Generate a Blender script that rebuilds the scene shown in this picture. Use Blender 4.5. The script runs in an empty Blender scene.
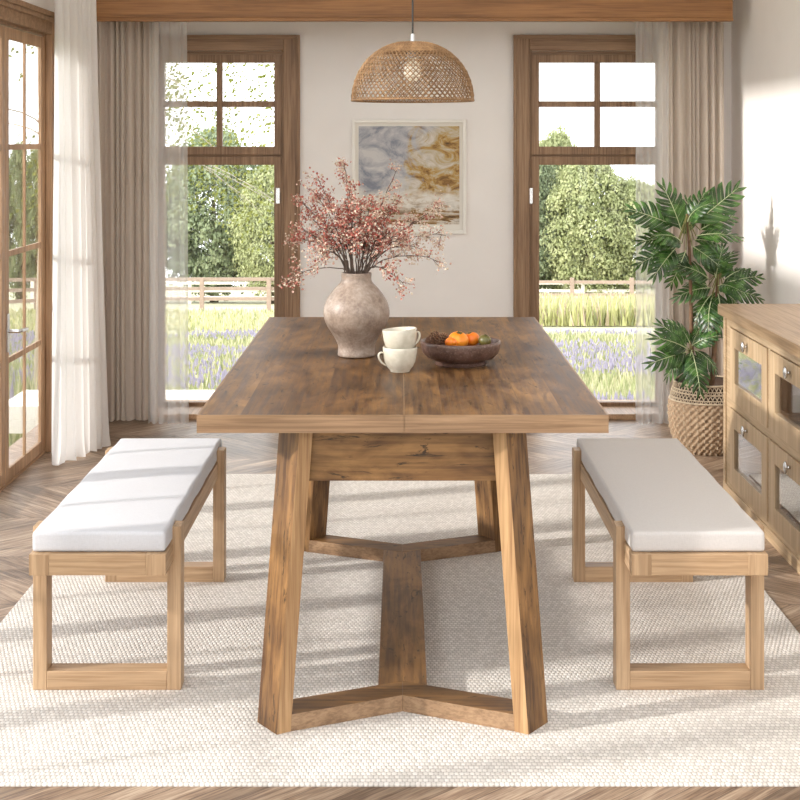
import bpy, bmesh, math, random
import numpy as np
from mathutils import Vector, Matrix
PI = math.pi
sc = bpy.context.scene
col = sc.collection
R = random.Random(7)
F = 1400.0; EYE = 1.45; CX = 401.0; CY = 140.0

# ---------------------------------------------------------------- helpers
def link(o, parent=None):
    col.objects.link(o)
    if parent: o.parent = parent
    return o
def tag(o, label=None, cat=None, group=None, kind=None):
    if label: o['label'] = label
    if cat: o['category'] = cat
    if group: o['group'] = group
    if kind: o['kind'] = kind
    return o
def empty(name, loc=(0, 0, 0), rz=0.0, parent=None):
    o = bpy.data.objects.new(name, None); o.location = loc; o.rotation_euler = (0, 0, rz)
    o.empty_display_size = .05
    return link(o, parent)
def build(name, bm, mat, parent=None, smooth=False, bevel=0, loc=None, recalc=True):
    """bm in world/thing coordinates -> one mesh object"""
    if recalc: bmesh.ops.recalc_face_normals(bm, faces=bm.faces)
    me = bpy.data.meshes.new(name)
    bm.to_mesh(me); bm.free()
    for m in (mat if isinstance(mat, (list, tuple)) else [mat]): me.materials.append(m)
    if smooth:
        me.polygons.foreach_set('use_smooth', [True] * len(me.polygons))
    o = bpy.data.objects.new(name, me); link(o, parent)
    if loc is not None: o.location = loc
    if bevel:
        b = o.modifiers.new('Bevel', 'BEVEL'); b.width = bevel; b.segments = 2; b.limit_method = 'ANGLE'; b.angle_limit = .6
    return o
def box(bm, x0, x1, y0, y1, z0, z1):
    vs = [bm.verts.new(p) for p in ((x0, y0, z0), (x1, y0, z0), (x1, y1, z0), (x0, y1, z0),
                                    (x0, y0, z1), (x1, y0, z1), (x1, y1, z1), (x0, y1, z1))]
    for f in ((0, 3, 2, 1), (4, 5, 6, 7), (0, 1, 5, 4), (1, 2, 6, 5), (2, 3, 7, 6), (3, 0, 4, 7)):
        bm.faces.new([vs[i] for i in f])
    return vs
def B(*boxes):
    bm = bmesh.new()
    for b in boxes: box(bm, *b)
    return bm
def hexa(bm, lo, hi):
    """lo, hi: matching loops of 3D points"""
    a = [bm.verts.new(p) for p in lo]; b = [bm.verts.new(p) for p in hi]; n = len(a)
    bm.faces.new(a[::-1]); bm.faces.new(b)
    for i in range(n): bm.faces.new((a[i], a[(i + 1) % n], b[(i + 1) % n], b[i]))
def prism(bm, pts, z0, z1):
    hexa(bm, [(p[0], p[1], z0) for p in pts], [(p[0], p[1], z1) for p in pts])
def lathe(bm, prof, n=48, c=(0, 0, 0), rfun=None, closed=False):
    rings = []
    for (r, z) in prof:
        if r < 1e-6:
            rings.append([bm.verts.new((c[0], c[1], c[2] + z))])
        else:
            ring = []
            for i in range(n):
                a = 2 * PI * i / n
                rr = r + (rfun(a, z, r) if rfun else 0)
                ring.append(bm.verts.new((c[0] + rr * math.cos(a), c[1] + rr * math.sin(a), c[2] + z)))
            rings.append(ring)
    for a, b in zip(rings[:-1], rings[1:]):
        for i in range(n):
            j = (i + 1) % n
            if len(a) == 1 and len(b) == 1: continue
            if len(a) == 1: bm.faces.new((a[0], b[j], b[i]))
            elif len(b) == 1: bm.faces.new((a[i], a[j], b[0]))
            else: bm.faces.new((a[i], a[j], b[j], b[i]))
def tube(bm, pts, rad, n=6, flat=1.0, cap=True):
    pts = [Vector(p) for p in pts]
    if not isinstance(rad, (list, tuple)): rad = [rad] * len(pts)
    rings = []; up = None
    for i, p in enumerate(pts):
        d = (pts[min(i + 1, len(pts) - 1)] - pts[max(i - 1, 0)])
        if d.length < 1e-9: d = Vector((0, 0, 1))
        d.normalize()
        if up is None: up = Vector((0, 0, 1)) if abs(d.z) < .9 else Vector((1, 0, 0))
        s = d.cross(up).normalized(); t = s.cross(d).normalized(); up = t
        rings.append([bm.verts.new(p + (s * math.cos(2 * PI * k / n) + t * math.sin(2 * PI * k / n) * flat) * rad[i]) for k in range(n)])
    for a, b in zip(rings[:-1], rings[1:]):
        for k in range(n): bm.faces.new((a[k], a[(k + 1) % n], b[(k + 1) % n], b[k]))
    if cap:
        bm.faces.new(rings[0][::-1]); bm.faces.new(rings[-1])
def np_mesh(name, verts, faces, mats, fmat=None, parent=None, smooth=False):
    me = bpy.data.meshes.new(name)
    me.from_pydata(verts, [], faces)
    for m in (mats if isinstance(mats, (list, tuple)) else [mats]): me.materials.append(m)
    if fmat is not None: me.polygons.foreach_set('material_index', fmat)
    if smooth: me.polygons.foreach_set('use_smooth', [True] * len(me.polygons))
    me.update()
    return me
def bez(p0, p1, p2, p3, n):
    out = []
    for i in range(n + 1):
        t = i / n; u = 1 - t
        out.append(Vector(p0) * u ** 3 + Vector(p1) * 3 * u * u * t + Vector(p2) * 3 * u * t * t + Vector(p3) * t ** 3)
    return out

# ---------------------------------------------------------------- materials
class G:
    def __init__(s, name):
        s.m = bpy.data.materials.new(name); s.m.use_nodes = True
        s.t = s.m.node_tree; s.t.nodes.clear()
        s.out = s.t.nodes.new('ShaderNodeOutputMaterial')
    def n(s, typ, props=None, **ins):
        nd = s.t.nodes.new('ShaderNode' + typ)
        for k, v in (props or {}).items(): setattr(nd, k, v)
        for k, v in ins.items():
            key = int(k[1:]) if k[0] == 'i' and k[1:].isdigit() else k.replace('_', ' ')
            if isinstance(v, bpy.types.NodeSocket): s.t.links.new(v, nd.inputs[key])
            else: nd.inputs[key].default_value = v
        return nd
    def math(s, op, a, b=0.0, c=0.0, clamp=False):
        return s.n('Math', {'operation': op, 'use_clamp': clamp}, i0=a, i1=b, i2=c).outputs[0]
    def co(s, kind='Object'): return s.n('TexCoord').outputs[kind]
    def map(s, v, scale=(1, 1, 1), loc=(0, 0, 0), rot=(0, 0, 0)):
        return s.n('Mapping', None, Vector=v, Scale=scale, Location=loc, Rotation=rot).outputs[0]
    def noise(s, v, sc_, det=4, rough=.55, dist=0): 
        nd = s.n('TexNoise', None, Vector=v, Scale=sc_, Detail=det, Roughness=rough, Distortion=dist); return nd.outputs[0]
    def ramp(s, f, *stops, interp='LINEAR'):
        nd = s.n('ValToRGB', None, Fac=f); r = nd.color_ramp; r.interpolation = interp
        while len(r.elements) < len(stops): r.elements.new(.5)
        for e, (p, c) in zip(r.elements, stops): e.position = p; e.color = (c[0], c[1], c[2], 1)
        return nd.outputs[0]
    def mix(s, f, a, b, blend='MIX'):
        nd = s.t.nodes.new('ShaderNodeMix'); nd.data_type = 'RGBA'; nd.blend_type = blend
        for k, v in ((0, f), (6, a), (7, b)):
            if isinstance(v, bpy.types.NodeSocket): s.t.links.new(v, nd.inputs[k])
            elif k: nd.inputs[k].default_value = (v[0], v[1], v[2], 1)
            else: nd.inputs[k].default_value = v
        return nd.outputs[2]
    def bump(s, h, strength=.3, dist=.002): return s.n('Bump', None, Height=h, Strength=strength, Distance=dist).outputs[0]
    def fin(s, base, rough=.5, normal=None, **kw):
        b = s.n('BsdfPrincipled')
        for k, v in (('Base Color', base), ('Roughness', rough), ('Normal', normal)):
            if v is None: continue
            if isinstance(v, bpy.types.NodeSocket): s.t.links.new(v, b.inputs[k])
            elif k == 'Base Color': b.inputs[k].default_value = (v[0], v[1], v[2], 1)
            else: b.inputs[k].default_value = v
        for k, v in kw.items():
            k = k.replace('_', ' ')
            if isinstance(v, bpy.types.NodeSocket): s.t.links.new(v, b.inputs[k])
            else: b.inputs[k].default_value = v
        s.t.links.new(b.outputs[0], s.out.inputs[0]); return s.m
def srgb(r, g, b):
    f = lambda c: (c / 255 / 12.92) if c <= 10 else ((c / 255 + .055) / 1.055) ** 2.4
    return (f(r), f(g), f(b))
def plain(name, c, rough=.5, nz=0.0, nscale=20, **kw):
    g = G(name)
    if nz:
        n = g.noise(g.co(), nscale, 5)
        base = g.ramp(n, (.3, [x * (1 - nz) for x in c]), (.7, [min(1, x * (1 + nz)) for x in c]))
        return g.fin(base, rough, g.bump(n, .15, .002), **kw)
    return g.fin(c, rough, **kw)
def wood(name, light, dark, axis=0, rough=.5, grain=1.0, spec=.4):
    """straight grained timber; axis = grain direction"""
    g = G(name); v = g.co()
    sc1 = [26, 26, 26]; sc1[axis] = 1.6
    sc2 = [160, 160, 160]; sc2[axis] = 4
    w = g.noise(g.map(v, [x * grain for x in sc1]), 1.0, 5, .6, .6)
    f = g.noise(g.map(v, [x * grain for x in sc2]), 1.0, 3, .6, 0)
    dk = [x * .82 for x in dark]; a = g.ramp(w, (.36, dk), (.46, dark), (.54, [(x + y) / 2 for x, y in zip(light, dark)]), (.64, light))
    c = g.mix(.42, a, g.ramp(f, (.40, dk), (.56, light)))
    return g.fin(c, rough, g.bump(f, .12, .001), Specular_IOR_Level=spec)

M = {}
M['wall'] = plain('plaster_wall', srgb(243, 239, 236), .85, .015, 6)
M['ceiling'] = plain('ceiling_paint', srgb(232, 226, 216), .9)
M['casing'] = wood('casing_brown_oak', srgb(166, 134, 104), srgb(128, 98, 73), 2, .5)
M['casing_h'] = wood('casing_brown_oak_cross', srgb(166, 134, 104), srgb(128, 98, 73), 0, .5)
M['honey'] = wood('honey_oak', srgb(190, 154, 120), srgb(154, 120, 90), 2, .45)
M['honey_h'] = wood('honey_oak_cross', srgb(190, 154, 120), srgb(154, 120, 90), 1, .45)
M['pelmet'] = wood('pelmet_oak', srgb(164, 116, 72), srgb(134, 92, 54), 0, .5)
M['bench_v'] = wood('bench_oak_upright', srgb(194, 164, 130), srgb(166, 134, 101), 2, .5)
M['bench_x'] = wood('bench_oak_cross', srgb(194, 164, 130), srgb(166, 134, 101), 0, .5)
M['bench_y'] = wood('bench_oak_long', srgb(194, 164, 130), srgb(166, 134, 101), 1, .5)
M['cab_y'] = wood('cabinet_oak_long', srgb(196, 172, 140), srgb(172, 145, 112), 1, .45)
M['cab_z'] = wood('cabinet_oak_upright', srgb(196, 172, 140), srgb(172, 145, 112), 2, .45)
M['cab_top'] = wood('cabinet_oak_top', srgb(184, 154, 120), srgb(160, 128, 94), 1, .4)
M['steel'] = plain('brushed_nickel', (.62, .62, .62), .25, Metallic=1.0)
M['dark'] = plain('dark_gap', (.02, .015, .01), .8)
M['black'] = plain('black_cord_rubber', (.015, .014, .013), .5)
M['pane_brightener'] = plain('pane_brightening_linen', srgb(205, 200, 194), .9, .06, 12)

def rustic(name, axis, planks=None):
    g = G(name); v = g.co()
    s1 = [16, 16, 16]; s1[axis] = 3.2
    s2 = [90, 90, 90]; s2[axis] = 3
    s3 = [9, 9, 9]; s3[axis] = 3.4
    vv = v
    if planks:
        x = g.n('SeparateXYZ', None, Vector=v).outputs
        pid = g.math('FLOOR', g.math('MULTIPLY', x[planks[0]], 1 / planks[1]))
        rnd = g.n('TexWhiteNoise', {'noise_dimensions': '1D'}, W=pid).outputs[0]
        off = g.n('CombineXYZ', None, X=0.0, Y=g.math('MULTIPLY', rnd, 9.0), Z=0.0).outputs[0]
        vv = g.n('VectorMath', {'operation': 'ADD'}, i0=v, i1=off).outputs[0]
    w = g.noise(g.map(vv, s1), 1.0, 6, .62, 1.2)
    f = g.noise(g.map(vv, s2), 1.0, 3, .6)
    b = g.noise(g.map(vv, s3), 1.0, 4, .55, .8)
    k = g.noise(g.map(vv, s1, (3.1, 7.7, 1.9)), 1.6, 8, .7, 2.5)
    c = g.ramp(b, (.36, srgb(78, 52, 32)), (.46, srgb(104, 73, 43)), (.55, srgb(130, 94, 57)), (.66, srgb(156, 117, 74)))
    c = g.mix(g.ramp(w, (.40, (1, 1, 1)), (.56, (0, 0, 0))), c, g.mix(.62, c, srgb(66, 42, 26)))
    c = g.mix(.3, c, g.ramp(f, (.40, srgb(70, 46, 28)), (.58, srgb(160, 122, 76))))
    c = g.mix(g.ramp(k, (.36, (.9, .9, .9)), (.42, (0, 0, 0))), c, srgb(40, 28, 21))
    if planks:
        tint = g.ramp(rnd, (0, srgb(222, 216, 208)), (1, srgb(255, 255, 255)))
        c = g.mix(1.0, c, tint, 'MULTIPLY')
        fr = g.math('FRACT', g.math('MULTIPLY', x[planks[0]], 1 / planks[1]))
        line = g.math('LESS_THAN', fr, .012)
        c = g.mix(g.math('MULTIPLY', line, .35), c, srgb(60, 40, 25))
    rg = g.math('MULTIPLY_ADD', f, .2, .34)
    return g.fin(c, rg, g.bump(f, .10, .001), Specular_IOR_Level=.38)
M['rustic_top'] = rustic('rustic_oak_tabletop', 1, (0, .098))
M['rustic_x'] = rustic('rustic_oak_cross', 0)
M['rustic_z'] = rustic('rustic_oak_upright', 2)
M['rustic_y'] = rustic('rustic_oak_long', 1)
M['edge_x'] = wood('table_edge_oak_cross', srgb(162, 132, 102), srgb(130, 101, 75), 0, .45)
M['edge_y'] = wood('table_edge_oak_long', srgb(162, 132, 102), srgb(130, 101, 75), 1, .45)
M['edge_z'] = wood('table_edge_oak_upright', srgb(186, 150, 108), srgb(148, 112, 76), 2, .45)

def floor_mat():
    g = G('chevron_oak_floor'); v = g.co('Object')
    x = g.n('SeparateXYZ', None, Vector=v).outputs
    W = .50; PW = .105
    cy = g.math('MULTIPLY', g.math('ADD', x[1], .13), 1 / W)
    cid = g.math('FLOOR', cy)
    fr = g.math('FRACT', cy)
    par = g.math('MODULO', g.math('ABSOLUTE', cid), 2.0)
    sgn = g.math('MULTIPLY_ADD', par, 2.0, -1.0)
    loc = g.math('MULTIPLY', g.math('MULTIPLY', g.math('SUBTRACT', fr, .5), W), sgn)
    s = g.math('ADD', g.math('MULTIPLY', loc, 1.1), x[0])          # across planks
    q = g.math('MULTIPLY', s, 1 / PW)
    pid = g.math('FLOOR', q); pf = g.math('FRACT', q)
    rid = g.n('CombineXYZ', None, X=pid, Y=cid, Z=0.0).outputs[0]
    rnd = g.n('TexWhiteNoise', {'noise_dimensions': '2D'}, Vector=rid).outputs[0]
    along = g.math('SUBTRACT', loc, g.math('MULTIPLY', x[0], 1.1))
    gv = g.n('CombineXYZ', None, X=g.math('MULTIPLY', s, 42.0), Y=g.math('MULTIPLY', along, 2.6), Z=g.math('MULTIPLY', rnd, 50.0)).outputs[0]
    n1 = g.noise(gv, 1.0, 5, .65, .9)
    gv2 = g.n('CombineXYZ', None, X=g.math('MULTIPLY', s, 150.0), Y=g.math('MULTIPLY', along, 7.0), Z=g.math('MULTIPLY', rnd, 50.0)).outputs[0]
    n2 = g.noise(gv2, 1.0, 3, .6, .2)
    c = g.ramp(n1, (.36, srgb(108, 86, 70)), (.5, srgb(158, 134, 114)), (.64, srgb(198, 178, 156)))
    c = g.mix(.3, c, g.ramp(n2, (.42, srgb(98, 76, 60)), (.58, srgb(202, 182, 160))))
    c = g.mix(1.0, c, g.ramp(rnd, (0, srgb(196, 190, 184)), (.5, srgb(232, 226, 220)), (1, (1, 1, 1))), 'MULTIPLY')
    e = g.math('MAXIMUM', g.math('LESS_THAN', pf, .03), g.math('LESS_THAN', fr, .006))
    c = g.mix(g.math('MULTIPLY', e, .75), c, srgb(58, 42, 32))
    return g.fin(c, g.math('MULTIPLY_ADD', n1, .2, .34), g.bump(g.math('SUBTRACT', n2, e), .15, .0015), Specular_IOR_Level=.5)
M['floor'] = floor_mat()

def rug_mat():
    g = G('woven_wool_rug'); v = g.co('Object')
    x = g.n('SeparateXYZ', None, Vector=v).outputs
    px, py = .0118, .0165
    row = g.math('MULTIPLY', x[1], 1 / py); rid = g.math('FLOOR', row); rf = g.math('FRACT', row)
    half = g.math('MULTIPLY', g.math('MODULO', g.math('ABSOLUTE', rid), 2.0), .5)
    wob = g.math('MULTIPLY', g.noise(v, 60, 2), .5)
    cx = g.math('ADD', g.math('ADD', g.math('MULTIPLY', x[0], 1 / px), half), wob)
    cf = g.math('FRACT', cx)
    hx = g.math('SINE', g.math('MULTIPLY', cf, PI)); hy = g.math('SINE', g.math('MULTIPLY', rf, PI))
    h = g.math('POWER', g.math('MULTIPLY', hx, hy), .55)
    rn = g.n('TexWhiteNoise', {'noise_dimensions': '2D'}, Vector=g.n('CombineXYZ', None, X=g.math('FLOOR', cx), Y=rid, Z=0.0).outputs[0]).outputs[0]
    yarn = g.ramp(rn, (0, srgb(204, 197, 189)), (.6, srgb(222, 215, 207)), (1, srgb(232, 226, 219)))
    fib = g.noise(v, 500, 2)
    yarn = g.mix(.15, yarn, g.ramp(fib, (.3, srgb(190, 180, 168)), (.7, (1, 1, 1))))
    c = g.mix(g.ramp(h, (.12, (.8, .8, .8)), (.6, (0, 0, 0))), yarn, srgb(160, 150, 141))  # gaps between the yarn loops darkened: their shade put into the colour
    return g.fin(c, .95, g.bump(h, .6, .004), Specular_IOR_Level=.1, Sheen_Weight=.2)
M['rug'] = rug_mat()

def fabric(name, c, weave=900, nz=.05, transl=0.0, transp=0.0):
    g = G(name); v = g.co()
    w1 = g.noise(g.map(v, (weave, weave * .15, weave * .15)), 1, 2)
    w2 = g.noise(g.map(v, (weave * .15, weave, weave)), 1, 2)
    h = g.math('ADD', w1, w2)
    b = g.ramp(g.math('MULTIPLY', h, .5), (.35, [x * (1 - nz) for x in c]), (.65, [min(1, x * (1 + nz)) for x in c]))
    nrm = g.bump(h, .12, .001)
    g.fin(b, .9, nrm, Specular_IOR_Level=.15, Sheen_Weight=.15)
    sh = g.out.inputs[0].links[0].from_socket
    if transl:
        tr = g.n('BsdfTranslucent', None, Color=b).outputs[0]
        sh = g.n('MixShader', None, Fac=transl, i1=sh, i2=tr).outputs[0]
    if transp:
        tp = g.n('BsdfTransparent', None, Color=(1, 1, 1, 1)).outputs[0]
        sh = g.n('MixShader', None, Fac=transp, i1=sh, i2=tp).outputs[0]
    g.t.links.new(sh, g.out.inputs[0])
    return g.m
M['cushion_l'] = fabric('white_linen_cushion', srgb(200, 200, 204), 700)
M['cushion_r'] = fabric('shade_toned_linen_cushion', srgb(202, 197, 194), 700)  # copy of the linen with this cushion's shade put into the colour
M['drape'] = fabric('taupe_linen_drape', srgb(204, 191, 178), 500, .05, .22)
M['sheer'] = fabric('white_sheer_voile', srgb(248, 247, 245), 500, .02, .5, .58)
M['voile'] = fabric('white_voile_curtain', srgb(244, 242, 240), 500, .02, .5, .04)

def glass(name, refl=.4, tint=(.985, .99, .988), rgh=.01):
    g = G(name)
    fr = g.n('Fresnel', None, IOR=1.5).outputs[0]
    gl = g.n('BsdfGlossy', None, Color=(1, 1, 1, 1), Roughness=rgh).outputs[0]
    tp = g.n('BsdfTransparent', None, Color=(*tint, 1)).outputs[0]
    mx = g.n('MixShader', None, Fac=g.math('MULTIPLY', fr, refl), i1=tp, i2=gl).outputs[0]
    g.t.links.new(mx, g.out.inputs[0]); return g.m
M['glass'] = glass('window_glass')
M['cab_glass'] = glass('cabinet_glass', 2.3, (.97, .97, .97), .03)

# ---------------------------------------------------------------- room shell
XL, XR, YB, YF, ZC = -1.65, 1.76, 7.46, -1.0, 4.6
def struct(name, bm, mat, parent=None, bevel=0):
    o = build(name, bm, mat, parent, bevel=bevel)
    if parent is None: o['kind'] = 'structure'
    return o
struct('floor', B((XL - .2, XR + .2, YF - .2, YB + .22, -.12, 0)), M['floor'])
SX0, SX1, SY0, SY1 = -1.35, 1.45, -.4, 3.4
struct('ceiling', B((XL - .2, SX0, YF - .2, YB + .2, ZC, ZC + .1), (SX1, XR + .2, YF - .2, YB + .2, ZC, ZC + .1), (SX0, SX1, YF - .2, SY0, ZC, ZC + .1), (SX0, SX1, SY1, YB + .2, ZC, ZC + .1),
       (-.1, .18, SY0, SY1, ZC, ZC + .1)), M['ceiling'])
struct('wall_right', B((XR, XR + .2, 2.7, YB + .2, 0, ZC), (XR, XR + .2, YF - .2, 2.7, 4.0, ZC), (XR, XR + .2, YF - .2, YF, 0, 4.0)), M['wall'])
# back wall with two french windows
WIN = [(-.970, .293), (1.0496, .312)]
def opening(w): return (w[0] - w[1] - .053, w[0] + w[1] + .053)
o1, o2 = opening(WIN[0]), opening(WIN[1]); TOPW = 1.925
struct('wall_back', B((XL, o1[0], YB, YB + .2, 0, ZC), (o1[1], o2[0], YB, YB + .2, 0, ZC), (o2[1], XR, YB, YB + .2, 0, ZC),
                      (o1[0], o1[1], YB, YB + .2, TOPW, ZC), (o2[0], o2[1], YB, YB + .2, TOPW, ZC)), M['wall'])
DT = 6.5; HD = 1.95; CL0, CL1, CLY = 2.12, 3.05, 6.2
WT = .04
struct('wall_left', B((XL - WT, XL, 6.68, YB + .2, 0, ZC), (XL - WT, XL, YF, 6.68, HD, CL0), (XL - WT, XL, CLY, 6.68, CL0, ZC),
                      (XL - WT, XL, YF, CLY, CL1, ZC), (XL - WT, XL, YF - .2, YF, 0, ZC)), M['wall'])
struct('wall_front', B((XL, XR, YF - .2, YF, 3.9, ZC), (XL, -1.45, YF - .2, YF, 0, 3.9), (1.55, XR, YF - .2, YF, 0, 3.9)), M['wall'])

# french windows in the back wall
for wi, (c, hw) in enumerate(WIN):
    t = empty('window_%d' % (wi + 1), (c, YB, 0)); t['kind'] = 'structure'
    co_, ci = hw + .137, hw + .053
    y0 = -.022
    bm = B((-co_, -ci, y0, 0, 0, 2.004), (ci, co_, y0, 0, 0, 2.004)); 
    box(bm, -co_ - .004, -co_ + .014, y0 - .010, y0, 0, 2.008); box(bm, co_ - .014, co_ + .004, y0 - .010, y0, 0, 2.008)
    build('casing', bm, M['casing'], t, bevel=.003)
    bm = B((-ci, ci, y0, 0, 1.925, 2.004)); box(bm, -co_ + .014, co_ - .014, y0 - .010, y0, 1.988, 2.008)
    build('casing_head', bm, M['casing_h'], t, bevel=.003)
    # jamb lining inside the opening
    build('jamb', B((-ci, -ci + .012, 0, .12, 0, 1.925), (ci - .012, ci, 0, .12, 0, 1.925)), M['casing'], t)
    a = hw + .040
    # transom sash
    build('transom_sash', B((-a, -hw, .012, .055, 1.372, 1.905), (hw, a, .012, .055, 1.372, 1.905), (-hw, hw, .012, .055, 1.863, 1.905),
                            (-hw, hw, .012, .055, 1.372, 1.415), (-.0155, .0155, .018, .05, 1.415, 1.863), (-hw, -.0155, .018, .05, 1.626, 1.658), (.0155, hw, .018, .05, 1.626, 1.658)),
          M['casing'], t, bevel=.002)
    build('transom_bar', B((-a - .012, a + .012, .03, .1, 1.350, 1.374), (-a - .012, a + .012, .03, .1, 1.902, 1.925)), M['casing_h'], t)
    s = build('door_sash', B((-a, -hw, .012, .055, .03, 1.362), (hw, a, .012, .055, .03, 1.362), (-hw, hw, .012, .055, 1.317, 1.362), (-hw, hw, .012, .055, .03, .05)),
          M['casing'], t, bevel=.002)
    build('glass', B((-hw, hw, .034, .038, .05, 1.317), (-hw, hw, .034, .038, 1.415, 1.863)), M['glass'], t)
    hx = hw + .021 if wi == 0 else -a - .006
    build('hinge', B((hx - .011, hx + .011, -.004, .012, 1.11, 1.195)), M['steel'], t, bevel=.002)
    build('threshold', B((-ci - .02, ci + .02, -.21, .2, 0.0, .03)), M['honey_h'], t, bevel=.004)
# outside stone terrace by the left window
tag(build('terrace_slab', B((-2.2, .2, YB + .22, 8.18, -.16, -.01)), plain('pale_limestone', srgb(226, 222, 214), .8, .05, 8)), kind='structure')

# left folding glass doors
t = empty('door_1', (XL, 0, 0)); t['kind'] = 'structure'
build('casing', B((-.002, .03, 6.5, 6.72, 0, 2.04), (-.016, -.002, 6.487, 6.53, 0, HD)), M['honey'], t, bevel=.004)
bm = B((0, .03, YF, 6.5, 1.94, 2.015), (0, .05, YF, 6.74, 2.015, 2.04), (0, .042, YF, 6.73, 1.995, 2.015), (-WT, 0, YF, 6.485, 1.93, HD))
build('casing_head', bm, M['casing_h'], t, bevel=.003)
edges = [6.485 - .64 * i for i in range(12)]
zz = [.065, .52, .97, 1.42, 1.875]
for i in range(11):
    y1, y0 = edges[i] - .003, edges[i + 1] + .003
    if y1 - y0 < .3: continue
    g0, g1 = y0 + .052, y1 - .052; gm = (g0 + g1) / 2; x0, x1 = -.016, -.002
    leaf = build('door_leaf', B((x0, x1, y0, g0, .012, 1.925), (x0, x1, g1, y1, .012, 1.925), (x0, x1, g0, g1, .012, zz[0]), (x0, x1, g0, g1, zz[4], 1.925)), M['honey'], t, bevel=.002)
    bs = [(x0 + .003, x1 - .002, gm - .010, gm + .010, zz[0], zz[4])]
    for z in zz[1:4]:
        bs += [(x0 + .003, x1 - .002, g0, gm - .010, z - .012, z + .012), (x0 + .003, x1 - .002, gm + .010, g1, z - .012, z + .012)]
    build('muntin', B(*bs), M['honey'], leaf)
    build('glass', B((-.010, -.007, g0, g1, zz[0], zz[4])), M['glass'], leaf)
    if i == 0:
        bm = B((-.004, .004, y0 + .012, y0 + .044, .56, .72)); tube(bm, [(.004, y0 + .028, .647), (.045, y0 + .028, .647), (.05, y0 + .05, .647), (.05, y0 + .14, .642)], .0085, 8)
        build('handle', bm, M['steel'], leaf, bevel=.001)
build('sill', B((-WT, 0.0, YF, 6.485, -.0, .01)), M['honey_h'], t)
# unseen clerestory added above the doors to let sunlight in
t = empty('window_3', (XL, 0, 0)); t['kind'] = 'structure'
bs = [(-.04, -.0, YF, CLY, CL0, CL0 + .05), (-.04, -.0, YF, CLY, CL1 - .05, CL1)]
y = CLY
while y > YF + .2:
    bs.append((-.04, -.0, y - .04, y, CL0 + .05, CL1 - .05)); y -= 1.3
bs.append((-.03, -.01, YF, CLY - .05, 2.6, 2.62))
build('frame', B(*bs), M['honey'], t)
build('glass', B((-.022, -.018, YF, CLY - .05, CL0 + .05, CL1 - .05)), M['glass'], t)
# unseen window added behind the camera to fill the room with daylight
t = empty('window_4', (0, YF, 0)); t['kind'] = 'structure'
bs = [(x - .03, x + .03, -.12, -.06, 0.05, 3.85) for x in (-1.42, -.45, .55, 1.52)] + [(-1.45, 1.55, -.12, -.06, z - .03, z + .03) for z in (.03, 1.95, 3.87)]
build('frame', B(*bs), M['casing'], t)
build('glass', B((-1.42, 1.52, -.092, -.088, .05, 3.85)), M['glass'], t)

t = empty('window_5', (XR + .08, YF, 0)); t['kind'] = 'structure'  # unseen side window, added to bring in more fill light
bs = [(-.03, .03, y, y + .05, .04, 3.96) for y in (0, 1.2, 2.4, 3.65)] + [(-.03, .03, 0, 3.7, z, z + .05) for z in (0, 1.95, 3.95)]
build('frame', B(*bs), M['casing'], t)
build('glass', B((-.004, 0, .05, 3.65, .05, 3.95)), M['glass'], t)

t = empty('window_6', (0, 0, ZC)); t['kind'] = 'structure'  # unseen skylight, added to brighten the room from above
build('frame', B(*[(SX0, SX1, y - .03, y + .03, .02, .08) for y in (SY0 + .03, 1.5, SY1 - .03)]), M['honey'], t)
build('glass', B((SX0, -.1, SY0, SY1, .045, .05), (.18, SX1, SY0, SY1, .045, .05)), M['glass'], t)

# pelmet over the back curtains
pz = 2.042
bm = B((-1.543, 1.655, 6.98, 7.01, pz + .018, 2.36), (-1.543, 1.655, 6.97, 7.014, pz, pz + .018), (-1.543, 1.655, 7.01, YB, 2.33, 2.36))
struct('trim_1', bm, M['pelmet'], bevel=.002)
struct('baseboard_back', B((o1[1] + .08, o2[0] - .08, YB - .015, YB, 0, .09)), plain('white_baseboard', srgb(228, 222, 214), .5))

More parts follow.
